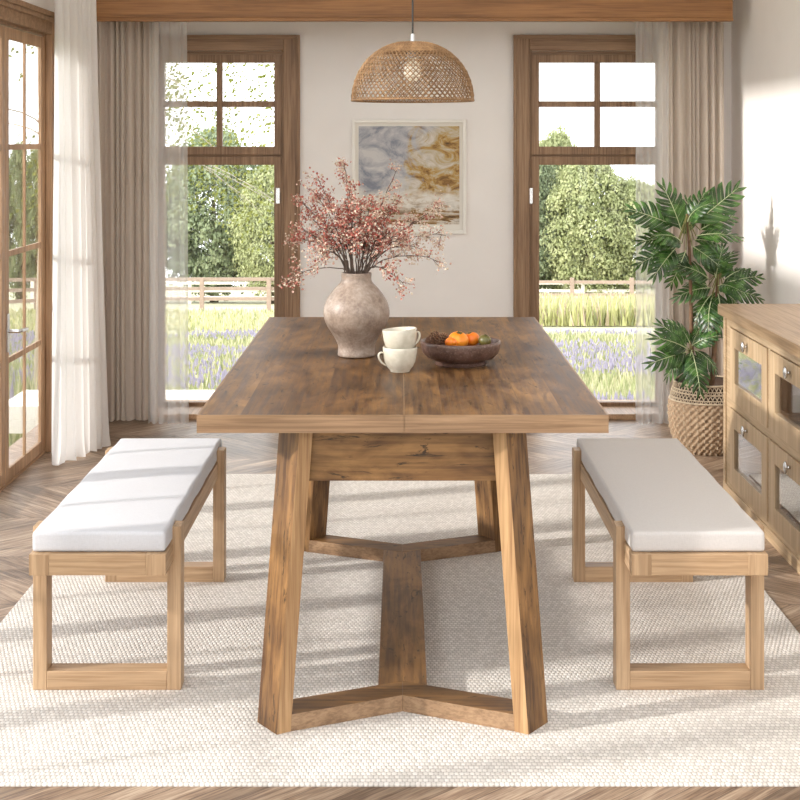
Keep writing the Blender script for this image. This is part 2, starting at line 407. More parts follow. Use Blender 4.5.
# ---------------------------------------------------------------- curtains
def curtain(name, a, b, z0, z1, folds, amp, mat, label, group, seed, pinch=1.0, flare=1.0, parent=None, toplean=(0, 0)):
    """folded cloth between plan points a and b (bottom); pinch = width ratio at the top"""
    rr = random.Random(seed)
    nu, nv = folds * 14, 44
    a = Vector((a[0], a[1], 0)); b = Vector((b[0], b[1], 0)); d = b - a; n = Vector((-d.y, d.x, 0)).normalized(); c = (a + b) / 2
    ph = [rr.uniform(-.5, .5) for _ in range(folds + 2)]; am = [rr.uniform(.55, 1.2) for _ in range(folds + 2)]
    verts = []; 
    for j in range(nv + 1):
        v = j / nv; z = z0 + (z1 - z0) * v
        wtop = 1 + (pinch - 1) * v ** .8
        for i in range(nu + 1):
            u = i / nu; k = folds * min(1, max(0, u + (.05 * math.sin(7.3 * u + seed) + .025 * math.sin(17 * u + 2 * seed)) * math.sin(PI * u))); k0 = int(min(k, folds)); f = k - k0; s = f * f * (3 - 2 * f)
            p_ = ph[k0] * (1 - s) + ph[k0 + 1] * s; A = am[k0] * (1 - s) + am[k0 + 1] * s
            sw = .12 * math.sin(3.1 * v + k0 * .7 + seed)
            off = amp * A * (.55 + .45 * (1 - v) * flare + .1 * math.sin(5 * v + u * 9)) * math.sin(2 * PI * k + p_ * 2.2 * (1 - v * .5) + sw)
            off += amp * .25 * math.sin(4 * PI * k + p_ * 5 + 2 * v)
            side = amp * .35 * math.cos(2 * PI * k + p_ * 2) * (1 - v * .4)
            pos = c + d * (u - .5) * wtop + n * off + d.normalized() * side
            pos.x += toplean[0] * v; pos.y += toplean[1] * v
            zz_ = z
            if j == 0: zz_ = z0 + .004 * math.sin(2 * PI * k * 1.3 + seed)
            if v < .03: pos += n * (.01 * math.sin(9 * u * folds + seed) * (1 - v / .03))
            verts.append((pos.x, pos.y, zz_))
    faces = [(j * (nu + 1) + i, j * (nu + 1) + i + 1, (j + 1) * (nu + 1) + i + 1, (j + 1) * (nu + 1) + i) for j in range(nv) for i in range(nu)]
    me = np_mesh(name, verts, faces, mat, smooth=True)
    o = bpy.data.objects.new(name, me); link(o, parent)
    return tag(o, label, 'curtain', group)
curtain('drape', (-1.575, 7.2), (-1.255, 7.2), .012, 2.32, 8, .026, M['drape'], 'taupe linen drape in the left corner beside the leafy window', 'window curtains', 3)
curtain('sheer_curtain', (-1.29, 7.12), (-1.085, 7.12), .012, 2.32, 4, .014, M['sheer'], 'narrow see-through white sheer over the left edge of the left window', 'window curtains', 5, pinch=.93)
curtain('drape', (1.315, 7.2), (1.655, 7.2), .012, 2.32, 9, .026, M['drape'], 'taupe linen drape hanging behind the potted plant', 'window curtains', 8)
curtain('sheer_curtain', (1.185, 7.11), (1.36, 7.11), .012, 2.32, 4, .015, M['sheer'], 'see-through white sheer over the right edge of the right window', 'window curtains', 11, pinch=.95)
curtain('sheer_curtain', (-1.527, 6.18), (-1.395, 6.62), .012, 2.3, 7, .028, M['voile'], 'sunlit white voile curtain hanging by the glass doors', 'window curtains', 14, pinch=.74, toplean=(-.03, .0))
bm = bmesh.new(); tube(bm, [(-1.53, YF + .3, 2.3), (-1.53, 7.2, 2.3)], .011, 10)
for y in (0., 2., 4., 6., 7.1): tube(bm, [(XL, y, 2.3), (-1.53, y, 2.3)], .006, 8)
tag(build('curtain_rail', bm, M['steel']), 'steel curtain rail on the wall over the glass doors', 'curtain rail')
bm = B((-1.54, 1.652, 7.09, 7.22, 2.31, 2.33))
tag(build('curtain_track', bm, plain('white_track', (.8, .8, .8), .5)), 'white curtain track hidden behind the oak pelmet', 'curtain track')

# ---------------------------------------------------------------- rug
bm = bmesh.new(); box(bm, -1.2, 1.168, 3.137, 6.06, 0.0, .005)
tag(build('area_rug', bm, M['rug'], bevel=.002), 'large cream woven rug under the dining table and benches', 'rug')

# ---------------------------------------------------------------- table
RZ = .005
T = empty('dining_table', (.004, 4.2, RZ))
tag(T, 'rustic brown oak dining table on V-shaped trestle legs', 'table')
def tp(v): return (v[0], v[1] - 4.2)
yf, yb, hw, zt, zb = 3.385 - 4.2, 5.26 - 4.2, .498, .785 - RZ, .7415 - RZ
e = .004
build('tabletop', B((-hw + e, .0025, yf + e, yb - e, zb, zt)), M['rustic_top'], T)
build('tabletop', B((.0045, hw - e, yf + e, yb - e, zb, zt)), M['rustic_top'], T)
build('seam_strip', B((.0025, .0045, yf + e, yb - e, zb, zt + .0002)), M['edge_y'], T)
for b_, m_ in (((-hw, .003, yf, yf + e, zb, zt), 'edge_x'), ((.0042, hw, yf, yf + e, zb, zt), 'edge_x'), ((-hw, hw, yb - e, yb, zb, zt), 'edge_x'), ((-hw, -hw + e, yf + e, yb - e, zb, zt), 'edge_y'), ((hw - e, hw, yf + e, yb - e, zb, zt), 'edge_y')):
    build('edge_band', B(b_), M[m_], T)
u = Vector((.915, .403)); u.normalize(); v_ = Vector((-u.y, u.x)) * .085
Np = Vector((-.306, 3.40 - 4.2))
def mirror(p, sx, sy): return (p[0] * sx, p[1] * sy)
for sx in (1, -1):
    for sy in (1, -1):
        def q(p, z): 
            m = mirror(p, sx, sy); return (m[0], m[1], z)
        ul = Vector((.033, .019)); vl = Vector((-.055, .074)); lo = [Np, Np + ul, Np + ul + vl, Np + vl]
        tt = u * .058
        hi = [p + tt for p in lo]
        bm = bmesh.new(); hexa(bm, [q(p, 0) for p in lo], [q(p, zb) for p in hi])
        bmesh.ops.recalc_face_normals(bm, faces=bm.faces); bm.faces.ensure_lookup_table(); bm.normal_update()
        uv3 = Vector((u.x * sx, u.y * sy, 0))
        vv3 = Vector((v_.x * sx, v_.y * sy, 0)).normalized()
        for f in bm.faces:
            if f.normal.dot(Vector((.5 * sx, -.87 * sy, 0))) > .8: f.material_index = 1
        build('leg', bm, [M['rustic_z'], M['edge_z']], T, bevel=.0012)
        # foot rail to the centre
        h = .042
        a0 = Np + ul * .98; k = (0 - a0.x) / u.x; a1 = a0 + u * k; a2 = Vector((0, a1.y + .085 / u.x)); a3 = a0 + vl
        bm = bmesh.new(); pts = [a0, a1, a2, a3]
        slope = tt * (h / zb)
        hexa(bm, [q(p, 0) for p in pts], [q(p, h) for p in (a0 + slope, a1, a2, a3 + slope)])
        bmesh.ops.recalc_face_normals(bm, faces=bm.faces); bm.normal_update()
        for f in bm.faces:
            if abs(f.normal.dot(vv3)) > .8: f.material_index = 1
        build('foot_rail', bm, [M['rustic_x'], M['edge_x']], T, bevel=.0012)
        if sx == 1 and sy == 1: AP = a2
w = .063; yk = AP.y - w * u.y / u.x
bm = bmesh.new()
pts = [(0, AP.y + .0), (w, yk), (w, -yk), (0, -AP.y), (-w, -yk), (-w, yk)]
prism(bm, pts, .001, .0415)
build('stretcher', bm, M['rustic_y'], T, bevel=.0012)
for s in (1, -1):
    build('apron', B((-.235, .235, min(s * -.735, s * -.71), max(s * -.735, s * -.71), zb - .135, zb)), M['rustic_x'], T, bevel=.001)

# ---------------------------------------------------------------- benches
def cushion_mesh(x0, x1, y0, y1, z0, z1):
    bm = bmesh.new(); box(bm, x0, x1, y0, y1, z0, z1)
    bmesh.ops.bevel(bm, geom=bm.edges[:], offset=.011, segments=4, profile=.6, affect='EDGES')
    bmesh.ops.subdivide_edges(bm, edges=[e for e in bm.edges if e.calc_length() > .2], cuts=14, use_grid_fill=True)
    for v in bm.verts:
        x = (v.co.x - (x0 + x1) / 2) / (x1 - x0) * 2; y = (v.co.y - (y0 + y1) / 2) / (y1 - y0) * 2
        if v.co.z > (z0 + z1) / 2: v.co.z += .003 * (1 - x * x) * (1 - y ** 4)
        v.co.x += .0015 * math.sin(v.co.y * 23) * (1 if x > 0 else -1)
    return bm
def bench(xc, label, mat, flip):
    t = empty('bench', (xc, 4.15, RZ)); tag(t, label, 'bench', 'dining benches')
    def w(y): return y - 4.15
    H = .435 - RZ
    po, pi_ = .1945, .158
    for s in (-1, 1):
        for (ya, yb_) in ((3.677, 3.735), (4.574, 4.632)):
            build('leg', B((min(s * po, s * pi_), max(s * po, s * pi_), w(ya), w(yb_), 0, H)), M['bench_v'], t, bevel=.002)
    for (ya, yb_) in ((3.677, 3.735), (4.574, 4.632)):
        build('foot_rail', B((-pi_, pi_, w(ya), w(yb_), 0, .05)), M['bench_x'], t, bevel=.002)
        build('cross_rail', B((-pi_ + .0345, pi_ - .0345, w(ya), w(yb_), .318 - RZ, .341 - RZ)), M['bench_x'], t, bevel=.001)
    z0, z1 = .342 - RZ, .396 - RZ
    # seat frame: side rails and end rails
    sh = .0
    for s in (-1, 1):
        build('side_rail', B((min(s * (pi_ - .035), s * .174), max(s * (pi_ - .035), s * .174), w(3.56), w(4.745), z0, z1)), [M['bench_y'], M['bench_v']], t, bevel=.0015)
        for f_ in t.children[-1].data.polygons:
            if abs(f_.normal.y) > .9: f_.material_index = 1
    for (ya, yb_) in ((3.561, 3.59), (4.715, 4.744)):
        build('end_rail', B((-pi_ + .035, pi_ - .035, w(ya), w(yb_), z0, z1)), M['bench_x'], t, bevel=.001)
    build('seat_board', B((-pi_ + .035, pi_ - .035, w(3.59), w(4.715), z1 - .014, z1 - .002)), M['bench_y'], t)
    c = build('cushion', cushion_mesh(-.171, .171, w(3.575), w(4.705), z1 + .001, z1 + .053), mat, t, smooth=True)
    c['label'] = 'pale linen seat cushion'
bench(-.7725, 'oak bench with a white cushion on the glass door side of the table', M['cushion_l'], 1)
bench(.760, 'oak bench with a white cushion coloured as in shade between table and sideboard', M['cushion_r'], -1)

# ---------------------------------------------------------------- sideboard cabinet
CXF = 1.333; CH = .772
t = empty('sideboard', (CXF, 5.77, 0)); tag(t, 'pale oak sideboard with glazed doors standing along the right wall', 'sideboard')
ncol = 3; cw = .585; st = .08
y_end = -(st * 2 + ncol * cw - .03)
D = XR - CXF - .005
build('top', B((-.022, D, y_end - .03, .028, CH - .042, CH)), M['cab_top'], t, bevel=.003)
for b_ in ((.0, D, -.04, 0, .0, CH - .042), (.0, D, y_end, y_end + .04, .0, CH - .042)): build('side_panel', B(b_), M['cab_z'], t, bevel=.003)
build('back_panel', B((D - .015, D, y_end + .04, -.04, .05, CH - .042), (.02, D - .015, y_end + .04, -.04, .05, .065), (.02, D - .015, y_end + .04, -.04, .378, .39)), M['cab_y'], t)
rails = [(.0, .022, y_end + .04, -.04, .695, CH - .042), (.0, .022, y_end + .04, -.04, .372, .402), (.0, .022, y_end + .04, -.04, .045, .062)]
for i in range(ncol + 1):
    yc = -.145 + .015 - i * cw + (.02 if i == 0 else 0)
    rails.append((.0, .022, yc - .0, yc + .026 + (.064 if i == 0 else 0), .062, .372)); rails.append((.0, .022, yc, yc + .026 + (.064 if i == 0 else 0), .402, .695))
build('face_frame', B(*rails), M['cab_y'], t, bevel=.0015)
build('plinth', B((-.006, .02, y_end, 0, 0, .045), (-.006, 0, -.036, -.004, .045, CH - .05)), M['cab_y'], t, bevel=.002)
lin = M['pane_brightener']
for i in range(ncol):
    y1 = -.130 - i * cw - .003; y0 = -.130 - (i + 1) * cw + .029
    if i == 0: y1 = -.113
    for (za, zb_) in ((.065, .369), (.405, .692)):
        gz0, gz1 = za + .075, zb_ - .072; gy0, gy1 = y0 + .075, y1 - .075
        dr = build('door', B((-.005, .017, y0, gy0, za, zb_), (-.005, .017, gy1, y1, za, zb_), (-.005, .017, gy0, gy1, za, gz0), (-.005, .017, gy0, gy1, gz1, zb_)), M['cab_z'], t, bevel=.0015)
        build('glass', B((.004, .007, gy0, gy1, gz0, gz1)), M['cab_glass'], dr)
        ym = (y0 + y1) / 2
        bm = bmesh.new(); tube(bm, [(-.005, 0, 0), (-.018, 0, 0)], [.006, .006], 10)
        bmesh.ops.create_uvsphere(bm, u_segments=14, v_segments=10, radius=1, matrix=Matrix.Translation((-.022, 0, 0)) @ Matrix.Diagonal((.008, .013, .021, 1)))
        k = build('knob', bm, M['steel'], dr, smooth=True, loc=(0, ym, gz1 + .036))
# pale linens added on its shelves to brighten the panes
for i in range(ncol):
    for (z, nn) in ((.066, 3), (.3905, 3)):
        yc = -.13 - (i + .5) * cw
        for kk in range(nn):
            bm = bmesh.new(); box(bm, -.18, .15, -.24, .24, 0, .09)
            o = build('added_linen_block', bm, lin, None, bevel=.015, loc=(CXF + .22, 5.77 + yc, z + .0005 + kk * .0915))
            tag(o, 'added pale linen brightening the glass of the sideboard from behind', 'linen', 'added linens in the sideboard')

# ---------------------------------------------------------------- pendant lamp
PX, PY = .037, 4.45
S = PY / F
pz0 = EYE + (CY - 100.5) * S; pz1 = EYE + (CY - 42.5) * S; pr = 61 * S
t = empty('pendant_lamp', (PX, PY, pz0)); tag(t, 'woven rattan dome pendant lamp hanging over the dining table', 'pendant lamp')
hh = pz1 - pz0
def dome(v):   # v 0 rim .. 1 top opening, returns (r, z)
    a = v * PI / 2 * .86
    return pr * math.cos(a) ** .92, hh * math.sin(a) / math.sin(PI / 2 * .86)
rat = wood('rattan', srgb(170, 134, 96), srgb(128, 96, 66), 2, .6)  # rattan darkened: the dim light on the lamp is put into its colour
bm = bmesh.new(); ns = 64
for sgn in (1, -1):
    for k in range(ns):
        pts = []
        for j in range(17):
            v = j / 16; r, z = dome(v); a = 2 * PI * k / ns + sgn * v * 1.25
            wv = .0012 * math.sin(v * 30 + k * PI + (0 if sgn > 0 else PI))
            pts.append(((r + wv) * math.cos(a), (r + wv) * math.sin(a), z))
        tube(bm, pts, .0016, 4, cap=False)
for j in range(22):
    v = .02 + .86 * j / 21; r, z = dome(v)
    if j % 2: continue
    pts = [((r + .001) * math.cos(a * PI / 32), (r + .001) * math.sin(a * PI / 32), z) for a in range(65)]
    tube(bm, pts, .0011, 4, cap=False)
r0, z0 = dome(0)
tube(bm, [(r0 * math.cos(a * PI / 32), r0 * math.sin(a * PI / 32), z0) for a in range(65)], .0035, 6, cap=False)
build('shade', bm, rat, t, smooth=True)
bm = bmesh.new(); prof = [(dome(.70)[0] + .0005, dome(.70)[1]), (dome(.76)[0] + .001, dome(.76)[1]), (dome(.82)[0] + .001, dome(.82)[1]), (dome(.88)[0] + .001, dome(.88)[1]), (dome(.94)[0] + .001, dome(.94)[1]), (dome(1)[0] + .001, dome(1)[1] + .001), (.0, dome(1)[1] + .002)]
lathe(bm, prof, 48); build('shade_cap', bm, rat, t, smooth=True)
bm = bmesh.new(); lathe(bm, [(.0, hh + .028), (.007, hh + .028), (.007, hh - .0), (.02, hh - .012), (.02, hh - .05), (0, hh - .05)], 20)
build('socket', bm, M['steel'], t, smooth=False, bevel=.001)
bm = bmesh.new(); tube(bm, [(0, 0, hh + .026), (0, 0, ZC - pz0)], .0028, 8); lathe(bm, [(0, ZC - pz0 - .03), (.05, ZC - pz0 - .02), (.05, ZC - pz0), (0, ZC - pz0)], 24)
build('cord', bm, M['black'], t)
bm = bmesh.new(); lathe(bm, [(0, hh - .125), (.012, hh - .122), (.024, hh - .108), (.028, hh - .09), (.022, hh - .07), (.013, hh - .055), (.013, hh - .05), (0, hh - .05)], 24)
gb = G('frosted_bulb'); gb.fin((.9, .88, .82), .2, Emission_Color=(1, .85, .6, 1), Emission_Strength=.15)
build('bulb', bm, gb.m, t, smooth=True)

# ---------------------------------------------------------------- framed painting
px0, px1, py0, py1 = 352, 466, 119.5, 233.5
X = lambda p: (p - CX) * YB / F
Z = lambda p: EYE + (CY - p) * YB / F
xc, zc = (X(px0) + X(px1)) / 2, (Z(py0) + Z(py1)) / 2; hs = (X(px1) - X(px0)) / 2
t = empty('framed_painting', (xc, YB, zc)); tag(t, 'square abstract painting in gold, white and grey in a white frame', 'painting')
fw = .018; dY = -.032
build('frame', B((-hs, -hs + fw, dY, 0, -hs, hs), (hs - fw, hs, dY, 0, -hs, hs), (-hs + fw, hs - fw, dY, 0, -hs, -hs + fw), (-hs + fw, hs - fw, dY, 0, hs - fw, hs)),
      plain('white_frame_paint', srgb(240, 237, 230), .5), t, bevel=.002)
build('mat_board', B((-hs + fw, hs - fw, -.012, -.002, -hs + fw, hs - fw)), plain('white_mat', srgb(236, 232, 224), .8), t)
g = G('abstract_painting'); v = g.co('Object'); xyz = g.n('SeparateXYZ', None, Vector=v).outputs
vn = g.map(v, (1 / hs, 1, 1 / hs))
xn = g.math('MULTIPLY', xyz[0], 1 / hs); zn = g.math('MULTIPLY', xyz[2], 1 / hs)
nA = g.noise(vn, 1.5, 8, .62, 1.6); nB = g.noise(g.map(vn, (1, 1, 1.7), (3, 1, 2)), 1.9, 10, .68, 1.0); nC = g.noise(g.map(vn, (1.2, 1, 5), (7, 2, 5)), 1.7, 10, .7, .9)
gold = g.ramp(nB, (.34, srgb(70, 48, 26)), (.43, srgb(140, 102, 52)), (.49, srgb(186, 150, 84)), (.54, srgb(190, 176, 146)), (.62, srgb(214, 206, 196)))
sky = g.ramp(nB, (.38, srgb(128, 134, 146)), (.48, srgb(170, 170, 176)), (.62, srgb(204, 202, 200)))
low = g.ramp(nC, (.36, srgb(48, 36, 28)), (.44, srgb(124, 90, 48)), (.5, srgb(160, 128, 78)), (.55, srgb(222, 216, 206)), (.64, srgb(150, 132, 110)))
fs = g.math('ADD', g.math('MULTIPLY_ADD', xn, .62, .5), g.math('MULTIPLY', g.math('SUBTRACT', nA, .5), 1.4))
fs = g.math('SUBTRACT', fs, g.math('MULTIPLY', g.math('ABSOLUTE', g.math('SUBTRACT', zn, .1)), .15))
c = g.mix(g.ramp(fs, (.38, (0, 0, 0)), (.55, (1, 1, 1))), sky, gold)
fl = g.math('ADD', zn, g.math('MULTIPLY', g.math('SUBTRACT', nA, .5), .7))
mid = g.ramp(nC, (.35, srgb(176, 150, 104)), (.5, srgb(232, 228, 220)), (.7, srgb(206, 200, 190)))
c = g.mix(g.ramp(g.math('MULTIPLY_ADD', fl, .5, .5), (.32, (1, 1, 1)), (.42, (0, 0, 0))), c, mid)
c = g.mix(g.ramp(g.math('MULTIPLY_ADD', fl, .5, .5), (.2, (1, 1, 1)), (.3, (0, 0, 0))), c, low)
g.fin(c, .6, g.bump(nB, .2, .002))
build('canvas', B((-hs + .036, hs - .036, -.016, -.012, -hs + .05, hs - .036)), g.m, t)

# ---------------------------------------------------------------- things on the table
TZ = .785
# stoneware vase
VX, VY = (356.5 - CX) / F * 4.31, 4.31
t = empty('vase', (VX, VY, TZ)); tag(t, 'round beige stoneware vase holding dried blossom branches', 'vase')
s = 4.31 / F
prof_px = [(0, 0), (18.6, 0), (19.0, 1.5), (18.4, 6), (18.2, 9), (19.0, 13), (22.6, 20), (27.5, 27), (31.6, 34), (33.5, 42), (33.2, 48), (31, 55), (27.4, 61), (22.6, 67), (18.2, 71.5), (15.8, 74), (14.9, 77), (15.0, 80), (15.5, 83), (14.4, 83.8), (12.8, 83), (12.4, 78), (14, 73), (23, 62), (29.5, 48), (28, 34), (17, 14), (0, 8)]
# round-trip through a smooth resample
bm = bmesh.new(); lathe(bm, [(a * s, b * s) for a, b in prof_px], 64)
g = G('vase_stoneware'); v = g.co()
n1 = g.noise(v, 16, 6, .65); n2 = g.noise(v, 90, 4, .7); n3 = g.noise(g.map(v, (1, 1, 6)), 18, 4)
c = g.ramp(n1, (.36, srgb(128, 108, 95)), (.5, srgb(152, 133, 119)), (.64, srgb(172, 156, 143)))
c = g.mix(.35, c, g.ramp(n2, (.4, srgb(116, 98, 85)), (.65, srgb(180, 166, 154))))
g.fin(c, g.math('MULTIPLY_ADD', n1, .3, .3), g.bump(g.math('ADD', n2, g.math('MULTIPLY', n3, .6)), .35, .002), Specular_IOR_Level=.5)
o = build('body', bm, g.m, t, smooth=True)
m_ = o.modifiers.new('s', 'SUBSURF'); m_.levels = 1; m_.render_levels = 1

# dried branches
stem_m = plain('dark_twig_bark', srgb(92, 76, 66), .8)
bl_m = [plain('dusty_red_petal', srgb(178, 108, 94), .8), plain('pale_pink_petal', srgb(208, 172, 156), .8), plain('cream_petal', srgb(216, 198, 178), .8), plain('deep_red_petal', srgb(156, 78, 68), .8)]
mouth = Vector((VX, VY, TZ + 84 * s))
def branch(tipx, tipy, depth, seed, tone, label, group):
    rr = random.Random(seed)
    Y = VY + depth; tip = Vector(((tipx - CX) * Y / F, Y, EYE + (CY - tipy) * Y / F))
    a = rr.uniform(0, 2 * PI)
    dirx = (1 if tip.x > VX else -1) * min(1, abs(tip.x - VX) / .12)
    base = mouth + Vector((-.2 * dirx * .03, rr.uniform(-.015, .015), -.12))
    lip = mouth + Vector((dirx * .028 + rr.uniform(-.008, .008), rr.uniform(-.02, .02), .0))
    d = tip - lip
    side = abs(d.x) > abs(d.z) * 1.3
    c1 = lip + Vector((d.x * .18, d.y * .2, max(.03, d.z * .5 + (.035 if side else 0))))
    c2 = lip + Vector((d.x * .72 + rr.uniform(-.012, .012), d.y * .7, d.z * (.8) + (.045 if side else .01)))
    pts = bez(lip, c1, c2, tip, 14)
    root = empty('dried_branch', tuple(mouth)); tag(root, label, 'branch', group)
    O = mouth
    bm = bmesh.new()
    main = [base - O] + [p + Vector((rr.uniform(-1, 1), rr.uniform(-1, 1), rr.uniform(-1, 1))) * .0018 - O for p in pts]
    tube(bm, main, [.0019 * (1 - .7 * i / len(main)) + .0003 for i in range(len(main))], 5)
    tips = []
    L = d.length
    for k in range(11):
        f = rr.uniform(.38, 1); i = min(13, int(f * 14)); p = pts[i]
        dirv = (pts[min(14, i + 1)] - pts[max(0, i - 1)]).normalized()
        rv = Vector((rr.uniform(-1, 1), rr.uniform(-1, 1), rr.uniform(-.8, 1)))
        e_ = p + (dirv * .6 + rv * .85).normalized() * rr.uniform(.02, .055)
        mid_ = (p + e_) / 2 + Vector((rr.uniform(-1, 1), rr.uniform(-1, 1), rr.uniform(-1, 1))) * .004
        tube(bm, [p - O, mid_ - O, e_ - O], [.0008, .0007, .0005], 4)
        tips += [(e_, 1.0), (mid_, .5)]
    tips.append((pts[-1], 1.0))
    build('stem', bm, stem_m, root)
    vs, fs_, fm = [], [], []
    for p, w_ in tips:
        for q_ in range(int(17 * w_)):
            c_ = p + Vector((rr.gauss(0, 1), rr.gauss(0, 1), rr.gauss(0, 1))) * .0088 - O
            r_ = rr.uniform(.0015, .0040)
            ax = Vector((rr.gauss(0, 1), rr.gauss(0, 1), rr.gauss(0, 1))).normalized(); bx_ = ax.orthogonal().normalized(); cx_ = ax.cross(bx_)
            b0 = len(vs)
            # a cupped five-pointed floret
            vs.append(tuple(c_ - ax * r_ * .5))
            for k in range(5):
                an = 2 * PI * k / 5; vs.append(tuple(c_ + (bx_ * math.cos(an) + cx_ * math.sin(an)) * r_ * 1.15))
            tone_i = rr.choices([0, 1, 2, 3], tone)[0]
            for k in range(5): fs_.append((b0, b0 + 1 + k, b0 + 1 + (k + 1) % 5)); fm.append(tone_i)
    me = np_mesh('blossoms', vs, fs_, bl_m, fm)
    o = bpy.data.objects.new('blossoms', me); link(o, root)
RED, PINK, CREAM = (4, 3, 3, 3), (3, 4, 4, 1), (1, 4, 8, 0)
LR = 'upright dried branch of dusty red blossoms crowding the beige vase'
k = 0
for (x_, y_) in ((322, 222), (334, 208), (345, 200), (352, 216), (362, 205), (372, 198), (380, 212), (392, 208), (398, 224), (340, 232), (356, 232), (370, 226), (385, 232), (328, 240), (400, 238), (348, 188), (366, 242), (378, 244)):
    branch(x_, y_, R.uniform(-.07, .1), 100 + k, RED, LR, 'upright dried branches in the vase'); k += 1
branch(344, 163, .03, 201, PINK, 'tallest dried branch in the vase, reaching up beside the painting', 'arching dried branches in the vase')
branch(398, 168, .06, 202, CREAM, 'tall dried branch with cream tips in front of the painting', 'arching dried branches in the vase')
branch(318, 178, .02, 216, RED, 'dried red branch rising at the left edge of the picture frame', 'arching dried branches in the vase')
branch(311, 188, .0, 203, RED, 'dried branch of red blossoms leaning left between window and painting', 'arching dried branches in the vase')
branch(299, 200, .02, 204, RED, 'dried branch of red blossoms reaching up left to the window casing', 'arching dried branches in the vase')
branch(292, 226, -.03, 205, RED, 'dried red branch arching left across the window casing', 'arching dried branches in the vase')
branch(288, 243, .03, 206, PINK, 'long low dried branch stretching left over the window casing', 'arching dried branches in the vase')
branch(286, 284, -.04, 207, PINK, 'drooping dried branch at far left, tip hanging beside the vase', 'arching dried branches in the vase')
branch(322, 258, -.05, 208, PINK, 'short low dried pink branch over the left vase shoulder', 'arching dried branches in the vase')
branch(446, 236, .02, 209, CREAM, 'longest dried cream branch arching far right under the painting', 'arching dried branches in the vase')
branch(438, 262, -.02, 210, CREAM, 'dried cream branch sweeping right and down below the painting', 'arching dried branches in the vase')
branch(404, 286, -.05, 211, PINK, 'drooping dried branch hanging low over the right vase shoulder', 'arching dried branches in the vase')
branch(424, 218, .05, 212, PINK, 'dried pink branch rising right across the lower painting', 'arching dried branches in the vase')
branch(422, 250, .0, 213, CREAM, 'dried cream branch reaching right from the vase mouth', 'arching dried branches in the vase')
branch(440, 208, .05, 214, CREAM, 'dried cream branch crossing the lower right corner of the painting', 'arching dried branches in the vase')
branch(310, 216, .05, 215, RED, 'dried red branch spreading left of the dense blossoms', 'arching dried branches in the vase')

# cups
cup_g = G('cream_glaze'); n = cup_g.noise(cup_g.co(), 60, 4)
cup_m = cup_g.fin(cup_g.ramp(n, (.35, srgb(196, 189, 172)), (.65, srgb(208, 201, 186))), .22, Specular_IOR_Level=.5)
def cup(label, loc, hz, tilt=(0, 0)):
    root = empty('cup', loc, hz); root.rotation_euler = (tilt[0], tilt[1], hz); tag(root, label, 'cup', 'stacked cream cups')
    s = 4.0 / F
    out = [(0, .5), (8, .4), (9.5, 0), (10.2, .6), (10.4, 2), (13.4, 5.4), (15.6, 10), (16.6, 15), (17.1, 20), (17.3, 24.6), (17.1, 25.2), (16.7, 24.8), (16.3, 20), (14.6, 11), (10, 4.5), (0, 3)]
    bm = bmesh.new(); lathe(bm, [(a * s, b * s) for a, b in out], 48)
    o = build('body', bm, cup_m, root, smooth=True)
    bm = bmesh.new()
    pts = bez((-16.0 * s, 0, 19 * s), (-25 * s, 0, 24 * s), (-24 * s, 0, 9 * s), (-12.6 * s, 0, 6.5 * s), 16)
    tube(bm, pts, [.0032 + .0012 * math.sin(PI * i / 16) for i in range(17)], 10, flat=.7)
    build('handle', bm, cup_m, root, smooth=True)
cz = 4.0
cup('cream ceramic cup with its handle to the left, bottom of the stack of two', ((400 - CX) * 4.02 / F, 4.02, TZ), .25)
cup('cream ceramic cup tilted on top of the other cup, handle to the right', ((401.2 - CX) * 4.02 / F, 4.024, TZ + 17.6 * 4.0 / F), PI + .45, (.05, .06))

# bowl
BX, BY = (460.5 - CX) / F * 4.16, 4.16
t = empty('bowl', (BX, BY, TZ)); tag(t, 'wide dark brown stoneware bowl of fruit at the back of the table', 'bowl')
s = 4.16 / F
bm = bmesh.new()
prof = [(0, 0), (25, 0), (25.6, 1), (25, 3), (27, 4.6), (33, 7), (37.4, 11), (39.4, 16), (40, 21), (39.8, 23.2), (38.6, 23.6), (37.6, 22.4), (37, 17), (34, 11.5), (26, 8.5), (0, 7)]
lathe(bm, [(a * s, b * s) for a, b in prof], 64)
g = G('bowl_stoneware'); v = g.co(); n1 = g.noise(v, 30, 6, .7); n2 = g.noise(v, 160, 3)
c = g.mix(g.ramp(n2, (.55, (0, 0, 0)), (.7, (.5, .5, .5))), g.ramp(n1, (.35, srgb(78, 56, 48)), (.65, srgb(112, 86, 76))), srgb(150, 128, 118))
g.fin(c, .35, g.bump(n2, .2, .001))
build('body', bm, g.m, t, smooth=True)
